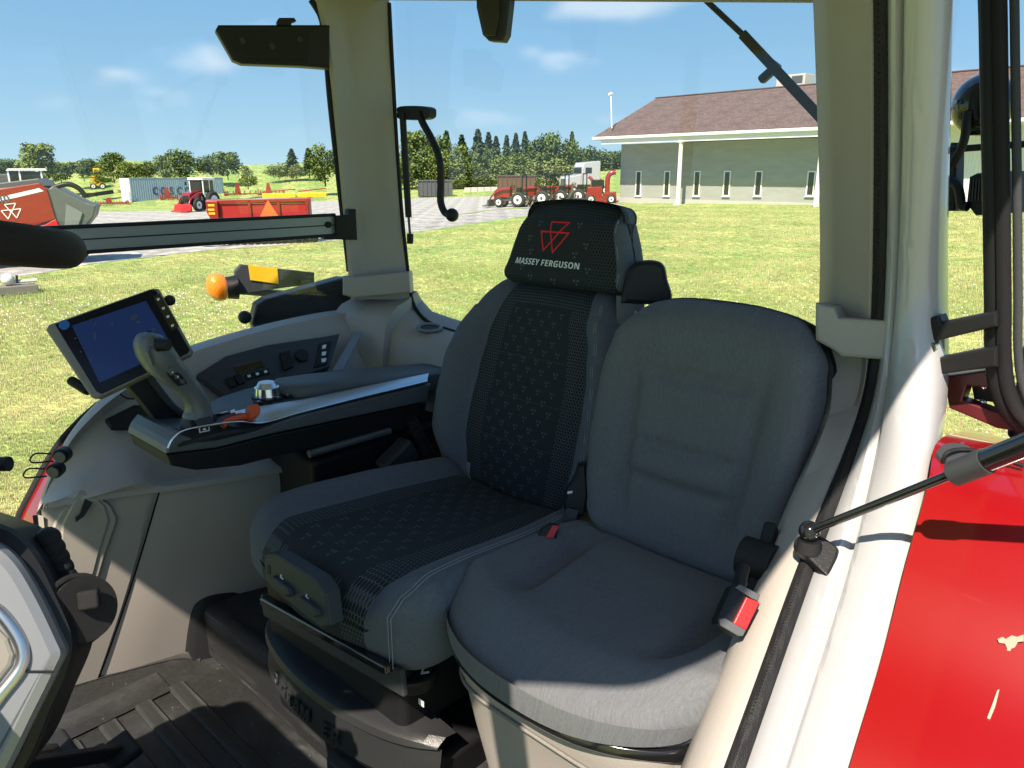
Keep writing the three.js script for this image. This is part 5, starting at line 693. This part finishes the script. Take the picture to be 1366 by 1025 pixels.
{ // seed drill
  const f = yardFrame(352, 327, 0, -.20), P = (u, v) => f.px(u, v); const d = thing('seed_drill', 'wide red seed drill with orange warning triangle and disc row', 'implement'); place(d, f);
  part('hopper', plate([P(278, 269), P(410, 266), P(412, 288), P(286, 294)], .85, .02, -.2), std(lin(.30, .012, .012), .4), d, 'dark red hopper'); part('lid', plate([P(274, 267), P(414, 264), P(414, 269), P(275, 272)], 1.1, .02, -.1), M.red, d); part('end_plate', plate([P(274, 268), P(290, 269), P(292, 294), P(283, 296), P(276, 284)], .12, .02, .05), M.red, d, 'bright red end plate'); for (const [u, v] of [[282, 274], [282, 280], [283, 285]]) { const q = P(u, v); part('decal', rb(.28, .09, .02, .01).translate(q.x, q.y, .055), M.yellow, d); }
  for (const u of [331, 353, 370, 408]) { const a = P(u, 268), c = P(u + .5, 296); part('strut', box(a.x - .06, a.x + .06, c.y, a.y, -.22, -.10), M.red, d); } { const q = P(358, 280); part('warning_triangle', plate(P2(-.42, -.32, .42, -.32, 0, .42).map(p => p.add(q)), .02, 0, -.05), std(lin(.9, .12, .02), .5), d, 'orange warning triangle'); }
  part('toolbar', box(P(284, 300).x, P(420, 300).x, P(350, 301).y, P(350, 297).y, -.7, -.5), M.redPlain, d); part('yellow_line', box(P(290, 271).x, P(408, 271).x, P(350, 272).y, P(350, 271).y, -.19, -.17, .002), M.yellow, d);
  for (let k = 0; k < 14; k++) { const u = 296 + k * 9.3, c = P(u, 324 - k * .35); const w = part('disc', cyl(.27, .27, .10, 20).rotateX(Math.PI / 2).rotateY(.9).translate(c.x, .27, -.25), M.tyre, d); part('disc_arm', bar(V(c.x, .3, -.25), V(c.x, P(u, 300).y, -.6), .05, .06), M.blackPl, w); } addWheel(d, P(273, 325).x, .32, .05, .32, .2, M.yellow); addWheel(d, P(291, 325).x, .30, -.1, .30, .2, M.yellow);
}
{ // timber with fittings on the lawn
  const f = yardFrame(20, 393, 0, .1), P = (u, v) => f.px(u, v); const t = thing('timber_skid', 'grey timber skid with metal fittings lying on the lawn', 'timber'); place(t, f); part('beam', bar(V(P(-80, 392).x, .14, 0), V(P(50, 389).x, .14, 0), .5, .22, .02), std(lin(.22, .20, .17), .85, { bumpMap: grain, bumpScale: .01 }), t); part('pipe', rod(V(P(5, 381).x, .34, 0), V(P(50, 381).x, .34, 0), .05), M.rim, t); part('coupling', new THREE.SphereGeometry(.16, 18, 12).translate(P(11, 379).x, .42, 0), M.rim, t); part('lever', rod(V(P(23, 381).x, .3, .05), V(P(23, 376).x, .52, .05), .03), M.blackPl, t);
}
{ // small implements of the yard
  const heap = (name, label, cat, u0, u1, v, h, mat, n, group) => { const f = yardFrame((u0 + u1) / 2, v, 0, 0), P = (u, w) => f.px(u, w); const t = thing(name, label, cat, group); place(t, f); const x0 = P(u0, v).x, x1 = P(u1, v).x, W = x1 - x0; part('frame', [bar(V(x0, h * .35, 0), V(x1, h * .35, 0), .2, .2), bar(V(x0, h * .3, -1.6), V(x1, h * .3, -1.6), .2, .2)], mat, t); for (let k = 0; k < n; k++) { const x = lerp(x0, x1, (k + .5) / n); part('tine', tube([V(x, h * .4, -.3), V(x + .1, h * .55, .1), V(x + .15, h * .25, .3), V(x, .03, .25)], .05, 10, 6), k % 3 ? mat : M.steel, t); } part('headstock', plate(P2(-.5, h * .3, .5, h * .3, .2, h, -.2, h), .2, .02).translate(lerp(x0, x1, .4), 0, -.6), mat, t); part('side_plate', rb(.12, h * .6, 1.6, .04).translate(x0, h * .35, -.7), mat, t); part('side_plate', rb(.12, h * .55, 1.6, .04).translate(x1, h * .32, -.7), mat, t); return t; };
  heap('disc_harrow', 'low red disc harrow near the white container end', 'implement', 128, 172, 275, 1.1, M.redDull, 12);
  heap('tiller', 'bright red implement standing in front of the container lettering', 'implement', 215, 238, 271, 2.2, M.red, 4);
  heap('plough', 'red and white plough behind the seed drill', 'implement', 300, 345, 267, 2.6, M.red, 6);
  heap('red_cultivator', 'red folding cultivator in front of the meadow', 'implement', 345, 380, 266, 2.4, M.redDull, 7);
  for (const [u0, u1, v, l] of [[350, 395, 267, 'yellow low mower deck behind the seed drill lid'], [398, 436, 266, 'yellow low mower deck in front of the meadow by the pillar']]) { const f = yardFrame((u0 + u1) / 2, v, 0, 0), P = (u, w) => f.px(u, w); const t = thing('mower_deck', l, 'implement', 'yellow mower decks'); place(t, f); const x0 = P(u0, v).x, x1 = P(u1, v).x; part('deck', rb(x1 - x0, .8, 1.5, .12).translate((x0 + x1) / 2, .55, -.6), M.yellow, t); part('skirt', rb((x1 - x0) * .96, .3, 1.4, .04).translate((x0 + x1) / 2, .2, -.6), M.steel, t); for (let k = 0; k < 4; k++) part('rib', rb(.1, .86, 1.55, .03).translate(lerp(x0, x1, (k + .5) / 4), .56, -.6), M.yellow, t); part('tow_frame', bar(V(x0, 1.1, -.6), V(x1, 1.5, -.9), .15, .15), M.redDull, t); }
  heap('hay_rake', 'dark red rake stored along the meadow edge', 'implement', 382, 436, 259, 2.0, M.redDull, 10);
  // machines at the building corner
  const f = yardFrame(800, 272, 0, .1), P = (u, v) => f.px(u, v); const c = thing('wood_chipper', 'red wood chipper with curved discharge chute by the building corner', 'machine'); place(c, f); part('feed_box', plate([P(782, 270), P(784, 250), P(803, 249), P(804, 271)], 1.2, .03), M.red, c); part('body', plate([P(804, 271), P(806, 258), P(822, 256), P(823, 272)], 1.1, .03), M.red, c); part('chute', tube([P(811, 258), P(811, 246), P(812, 236), P(816, 231), P(822, 230)].map(p => V(p.x, p.y, -.4)), .22, 24, 10), M.red, c, 'curved red chute'); part('chute', tube([P(790, 250), P(791, 243), P(789, 238), P(786, 236)].map(p => V(p.x, p.y, -.5)), .14, 20, 8), M.redDull, c); part('engine', rb(1.1, .8, .9, .08).translate(P(798, 246).x, P(798, 246).y, -.6), M.blackPl, c); for (const u of [788, 815]) addWheel(c, P(u, 270).x, .4, .1, .4, .25);
  const g = yardFrame(764, 273, 0, 0), Q = (u, v) => g.px(u, v); const tr = thing('trailer_hitch', 'black implement frame between compact tractors and chipper', 'implement'); place(tr, g); part('beam', bar(V(Q(748, 270).x, .5, 0), V(Q(782, 270).x, .45, -.3), .2, .2), M.blackPl, tr); part('mast', bar(V(Q(757, 270).x, .4, 0), V(Q(764, 258).x, 1.25, 0), .14, .14), M.steel, tr); part('foot', bar(V(Q(752, 272).x, .1, 0), V(Q(760, 266).x, .7, 0), .14, .14), M.steel, tr); part('blade', rb(1.4, .5, .3, .06).translate(Q(774, 270).x, .3, -.1), M.blackPl, tr);
}
{ // semi truck
  const f = yardFrame(772, 253.5, 96, .5), P = (u, v) => f.px(u, v); const t = thing('truck', 'white long nosed highway truck parked behind the compact tractors', 'truck'); place(t, f); f.o.y; const s = P(772 + 10, 240).x / 10;
  part('cab', plate(P2(-.2, 1.2, -.2, 3.2, .1, 3.9, 2.4, 4.1, 2.4, 1.2).map(p => p), 2.4, .08).translate(0, 0, 1.2), M.white, t); part('hood', plate(P2(-2.2, .9, -2.3, 1.9, -2.0, 2.2, -.2, 2.5, -.2, .9), 2.1, .12).translate(0, 0, 1.05), M.white, t); part('windscreen', plate(P2(-.05, 2.6, -.05, 3.2, .15, 3.45, .22, 3.45, .22, 2.6), 2.0, .01).translate(-.2, 0, 1.0), M.darkGlass, t); part('side_window', rb(.9, .7, .05, .02).translate(.7, 2.95, 1.21), M.darkGlass, t); part('grille', rb(.06, .9, 1.2, .03).translate(-2.27, 1.5, 0), M.steel, t); part('bumper', rb(.3, .4, 2.3, .06).translate(-2.3, .65, 0), M.whitePaint, t); for (const z of [-.95, .95]) { addWheel(t, -1.3, .52, z, .52, .32); addWheel(t, 3.2, .52, z, .52, .5); part('headlight', rb(.08, .25, .4, .03).translate(-2.28, 1.25, z * .85), M.chrome, t); } part('chassis', rb(5.6, .3, 1.0, .03).translate(1.2, .8, 0), M.blackPl, t); t.rotation.y += 0; t.position.y = gy(t.position.x, t.position.z);
}
{ // concrete blocks and bins
  const a = onGround(620, 259.5), b = onGround(700, 257.5), n = 9; for (let k = 0; k < n; k++) { const p = a.clone().lerp(b, (k + .5) / n), w = a.distanceTo(b) / n; const g = rb(w * .97, 1.0, .9, .06); g.rotateY(Math.atan2(-(b.z - a.z), b.x - a.x)); const m = single('concrete_block', g.translate(p.x, gy(p.x, p.z) + .48, p.z), M.concrete, 'pale concrete block in the low row in front of the bins', 'block', 'row of concrete blocks'); }
  const a2 = onGround(700, 254.5), b2 = onGround(756, 253.5); for (let k = 0; k < 6; k++) { const p = a2.clone().lerp(b2, (k + .5) / 6), w = a2.distanceTo(b2) / 6; const g = rb(w * .97, 1.9, .9, .06); g.rotateY(Math.atan2(-(b2.z - a2.z), b2.x - a2.x)); single('concrete_block', g.translate(p.x, gy(p.x, p.z) + .9, p.z), M.concrete, 'tall pale concrete block behind the compact tractors', 'block', 'tall concrete blocks'); }
  for (const [u0, u1, v, h, l] of [[558, 603, 252, 2.2, 'dark steel bin with upright ribs in front of the bushes'], [664, 713, 248.5, 2.5, 'long rusty brown steel bin behind the concrete blocks']]) { const f = yardFrame((u0 + u1) / 2, v, l[0] === 'd' ? 101 : 106, 0), P = (u, w) => f.px(u, w); const t = thing('waste_bin', l, 'bin', 'steel bins'); place(t, f); const x0 = P(u0, v).x, x1 = P(u1, v).x; const m = l[0] === 'd' ? M.steel : std(lin(.09, .045, .035), .7); part('tub', box(x0, x1, .1, h, -2.2, 0, .03), m, t); for (let k = 0; k <= 8; k++) { const x = lerp(x0, x1, k / 8); part('rib', box(x - .06, x + .06, .1, h, -.01, .1, .02), m, t); } part('rim', box(x0 - .08, x1 + .08, h - .12, h + .05, -.05, .13, .02), m, t); }
}
{ // harvester behind the baler, white service body
  const f = yardFrame(30, 268, 62, 0), P = (u, v) => f.px(u, v); const t = thing('harvester', 'grey harvester with pale flat roofed cab behind the baler', 'harvester'); place(t, f); t.position.y = gy(t.position.x, t.position.z); const Y = 0, q = (u, v) => { const p = P(u, v); return p; };
  part('body', plate([q(-60, 262), q(-60, 234), q(8, 232), q(70, 240), q(84, 262)], 2.6, .1), M.steel, t); part('cab', plate([q(14, 246), q(14, 229), q(56, 229), q(60, 246)], 2.0, .05, .05), M.darkGlass, t); part('cab_roof', plate([q(7, 228), q(10, 225), q(60, 225), q(63, 228)], 2.4, .05, .2), M.whitePaint, t); for (const u of [13, 28, 57]) { const a = q(u, 246), b = q(u, 228); part('cab_post', box(a.x - .06, a.x + .06, a.y, b.y, -.05, .08), M.whitePaint, t); } for (const u of [-10, 60]) addWheel(t, q(u, 265).x, .9, .2, .9, .6);
  const g = yardFrame(65, 250, 118, 0); const y = thing('yellow_machine', 'small yellow machine on the rise beyond the baler', 'machine'); const yf = yardFrame(130, 246, 112, 0); place(y, yf); y.position.y = gy(yf.o.x, yf.o.z) + 2.2; part('body', rb(1.6, 1.4, 1.4, .1).translate(0, 1.2, 0), M.yellow, y); part('cab', rb(.9, 1.2, 1.1, .08).translate(.1, 2.4, 0), M.yellow, y); for (const x of [-.6, .6]) addWheel(y, x, .45, .7, .45, .3);
}
// trees
const leafMat = c => phys(c, .95, { side: 2, transmission: .3, thickness: 0, specularIntensity: .15 });
const barkMat = std(lin(.10, .08, .06), .9);
function crownGeo(kind, n, sd) {
  const save = seed; seed = sd; const P = [], N = [], cl = []; const nc = kind === 'conifer' ? 0 : 22; for (let k = 0; k < nc; k++) { const a = rr(0, 6.28), h = rr(-.75, .85), r = Math.sqrt(1 - h * h) * rr(.45, .8) * (1 - .25 * Math.max(0, h)); cl.push([Math.cos(a) * r, h, Math.sin(a) * r, rr(.30, .48)]); }
  for (let i = 0; i < n; i++) { let p, nn;
    if (kind === 'conifer') { const a0 = rr(0, 6.28), t = Math.pow(rnd(), .75), tier = Math.floor(t * 11) / 11, f = (t * 11) % 1; const rad = (1 - t * .95) * .42 * (.62 + .5 * (1 - f)) * Math.sqrt(rr(.2, 1)) * (.6 + .7 * hsh(Math.floor(t * 11) + sd, Math.floor(a0 * 1.3))), a = a0; p = V(Math.cos(a) * rad, (1 - 2 * (1 - t)) - .12 * rad, Math.sin(a) * rad); nn = V(Math.cos(a), .5, Math.sin(a)); }
    else { const c = cl[Math.floor(rnd() * nc)]; const d = V(rr(-1, 1), rr(-1, 1), rr(-1, 1)).normalize().multiplyScalar(c[3] * Math.pow(rnd(), .35)); p = V(c[0], c[1], c[2]).add(d); nn = d.clone().normalize().add(V(0, .4, 0)); }
    const s = (kind === 'conifer' ? .05 : .068) * rr(.6, 1.3), a = V(rr(-1, 1), rr(-1, 1), rr(-1, 1)).normalize(), b = a.clone().cross(V(rr(-1, 1), rr(-1, 1), rr(-1, 1))).normalize(); nn.add(V(rr(-.6, .6), rr(-.3, .6), rr(-.6, .6))).normalize();
    const q = [p.clone().addScaledVector(a, -s), p.clone().addScaledVector(b, s * .7), p.clone().addScaledVector(a, s), p.clone().addScaledVector(b, -s * .7)]; for (const k of [0, 1, 2, 0, 2, 3]) { P.push(q[k].x, q[k].y, q[k].z); N.push(nn.x, nn.y, nn.z); } }
  seed = save; const g = new THREE.BufferGeometry(); g.setAttribute('position', new THREE.Float32BufferAttribute(P, 3)); g.setAttribute('normal', new THREE.Float32BufferAttribute(N, 3)); return g;
}
const CR = { broad: [11, 12, 13].map(s => crownGeo('broad', 3200, s * 101)), conifer: [21, 22, 23].map(s => crownGeo('conifer', 3000, s * 131)), bush: [31, 32].map(s => crownGeo('broad', 2200, s * 77)) };
const LM = [lin(.16, .23, .055), lin(.21, .28, .065), lin(.12, .18, .06), lin(.26, .31, .10), lin(.075, .12, .06)].map(leafMat);
function limbs(h) { const g = [rod(V(0, -.3, 0), V(0, h * .62, 0), .022 * h, 10, .010 * h)]; for (let k = 0; k < 5; k++) { const a = k * 1.9, y = h * (.28 + .07 * k); g.push(rod(V(0, y, 0), V(Math.cos(a) * h * .16, y + h * .17, Math.sin(a) * h * .16), .009 * h, 6, .004 * h)); } return merge(g); }
let ti = 0;
function tree(kind, label, u, base, topV, dist, wpx, mat, group) {
  const d = ray(u, base), p = CAM.clone().addScaledVector(d, dist / d.dot(FW)); const top = CAM.clone().addScaledVector(ray(u, topV), dist / ray(u, topV).dot(FW)); const h = top.y - p.y, w = wpx * dist / FPX / 2;
  const nm = { broad: 'broadleaf_tree', conifer: 'conifer_tree', bush: 'bush' }[kind]; const t = thing(nm, label, kind === 'bush' ? 'bush' : 'tree', group, p); t.rotation.y = ti * 2.4; const lib = CR[kind], geo = lib[ti++ % lib.length];
  part('trunk', limbs(h), barkMat, t); const c = part('crown', geo, mat, t); const y0 = kind === 'broad' ? .07 : kind === 'bush' ? 0 : .05; if (kind === 'conifer') { c.scale.set(w / .34, h * (1 - y0) / 2, w / .34); } else c.scale.set(w * 1.15, h * (1 - y0) / 2.15, w * 1.15); c.position.y = h * (y0 + (1 - y0) / 2); return t;
}
// left: loose trees on the rise
[['broad', 'dark leafy tree behind the harvester cab', 8, 240, 212, 118, 40, 2], ['broad', 'tall feathery tree above the baler', 55, 243, 192, 112, 44, 1], ['broad', 'slim tree at the edge of the tall feathery tree', 82, 245, 216, 120, 26, 2], ['broad', 'rounded dark tree standing alone on the rise beside the yellow machine', 112, 240, 212, 128, 40, 2], ['broad', 'round tree at the white end of the container', 152, 242, 204, 122, 34, 0], ['broad', 'low tree above the container lettering', 176, 243, 216, 120, 34, 1], ['broad', 'small tree above the container middle', 196, 240, 215, 130, 24, 2], ['broad', 'dense tree rising behind the container end', 219, 242, 208, 126, 30, 0], ['broad', 'large dense tree behind the loader tractor', 242, 243, 200, 122, 44, 0], ['broad', 'wide tree clump right of the loader tractor cab', 284, 236, 207, 130, 36, 2], ['broad', 'tallest of the wide clump over the meadow', 304, 238, 203, 128, 36, 0], ['bush', 'young pale tree on the meadow slope', 331, 250, 222, 108, 24, 1], ['conifer', 'thin conifer on the meadow skyline', 391, 236, 199, 135, 26, 2], ['conifer', 'second thin conifer on the meadow skyline beside the pillar', 413, 236, 198, 135, 26, 2], ['bush', 'low green tree under the thin conifers', 372, 238, 218, 134, 34, 1], ['broad', 'leafy tree at the pillar edge', 434, 246, 193, 110, 38, 0], ['bush', 'pale green sapling on the meadow', 395, 240, 219, 112, 18, 3], ['bush', 'dark bush behind the baler chute', 140, 246, 226, 104, 30, 1]].forEach(a => tree(a[0], a[1], a[2], a[3], a[4], a[5], a[6], LM[a[7]], 'trees on the meadow rise'));
// middle: dense wood behind the yard
const wood = [['conifer', 545, 178, 150, 30, 4], ['broad', 556, 176, 140, 44, 0], ['conifer', 575, 182, 150, 34, 4], ['broad', 583, 182, 132, 40, 0], ['conifer', 597, 176, 150, 34, 4], ['conifer', 617, 181, 150, 32, 4], ['broad', 607, 193, 128, 46, 1], ['conifer', 638, 174, 150, 36, 4], ['conifer', 652, 178, 152, 32, 4], ['broad', 642, 196, 130, 40, 2], ['conifer', 662, 183, 148, 26, 4], ['conifer', 676, 182, 150, 26, 4], ['conifer', 688, 179, 152, 26, 4], ['conifer', 700, 177, 152, 28, 4], ['broad', 718, 182, 146, 38, 2], ['broad', 745, 177, 142, 46, 0], ['conifer', 762, 177, 150, 24, 2], ['broad', 778, 196, 150, 42, 2], ['broad', 803, 200, 152, 44, 2], ['broad', 822, 202, 155, 40, 2], ['broad', 690, 205, 140, 44, 0], ['broad', 665, 207, 138, 44, 0], ['broad', 725, 204, 144, 44, 2], ['broad', 770, 208, 146, 46, 2]];
wood.forEach(([k, u, tv, d, w, m], i) => tree(k, k === 'conifer' ? 'dark pointed conifer in the wood behind the yard' : m === 2 ? 'dark leafy tree in the wood behind the yard' : m === 1 ? 'bright light green tree in front of the conifers' : 'mid green leafy tree in the wood behind the yard', u, 246, tv, d, w, LM[m], k === 'conifer' ? 'conifers in the wood' : m === 2 ? 'dark trees in the wood' : m === 1 ? undefined : 'green trees in the wood'));
[[550, 205, 46, 0], [575, 212, 40, 1], [600, 210, 44, 1], [625, 208, 44, 0], [632, 222, 40, 3], [655, 212, 44, 1], [680, 214, 44, 1], [600, 228, 40, 3], [705, 214, 40, 0], [620, 233, 40, 1], [645, 230, 44, 0]].forEach(([u, tv, w, m]) => tree('bush', m === 3 ? 'yellow green bush at the foot of the wood' : m === 1 ? 'light green bush at the foot of the wood' : 'green bush at the foot of the wood', u, 251, tv, 118, w, LM[m], ['green bushes', 'light green bushes', '', 'yellow green bushes'][m]));
[[725, 218, 50], [752, 214, 52], [776, 224, 50]].forEach(([u, tv, w]) => tree('bush', 'grassy overgrown mound below the wood', u, 252, tv, 112, w, LM[3], 'overgrown mounds'));
renderer.render(scene, camera);
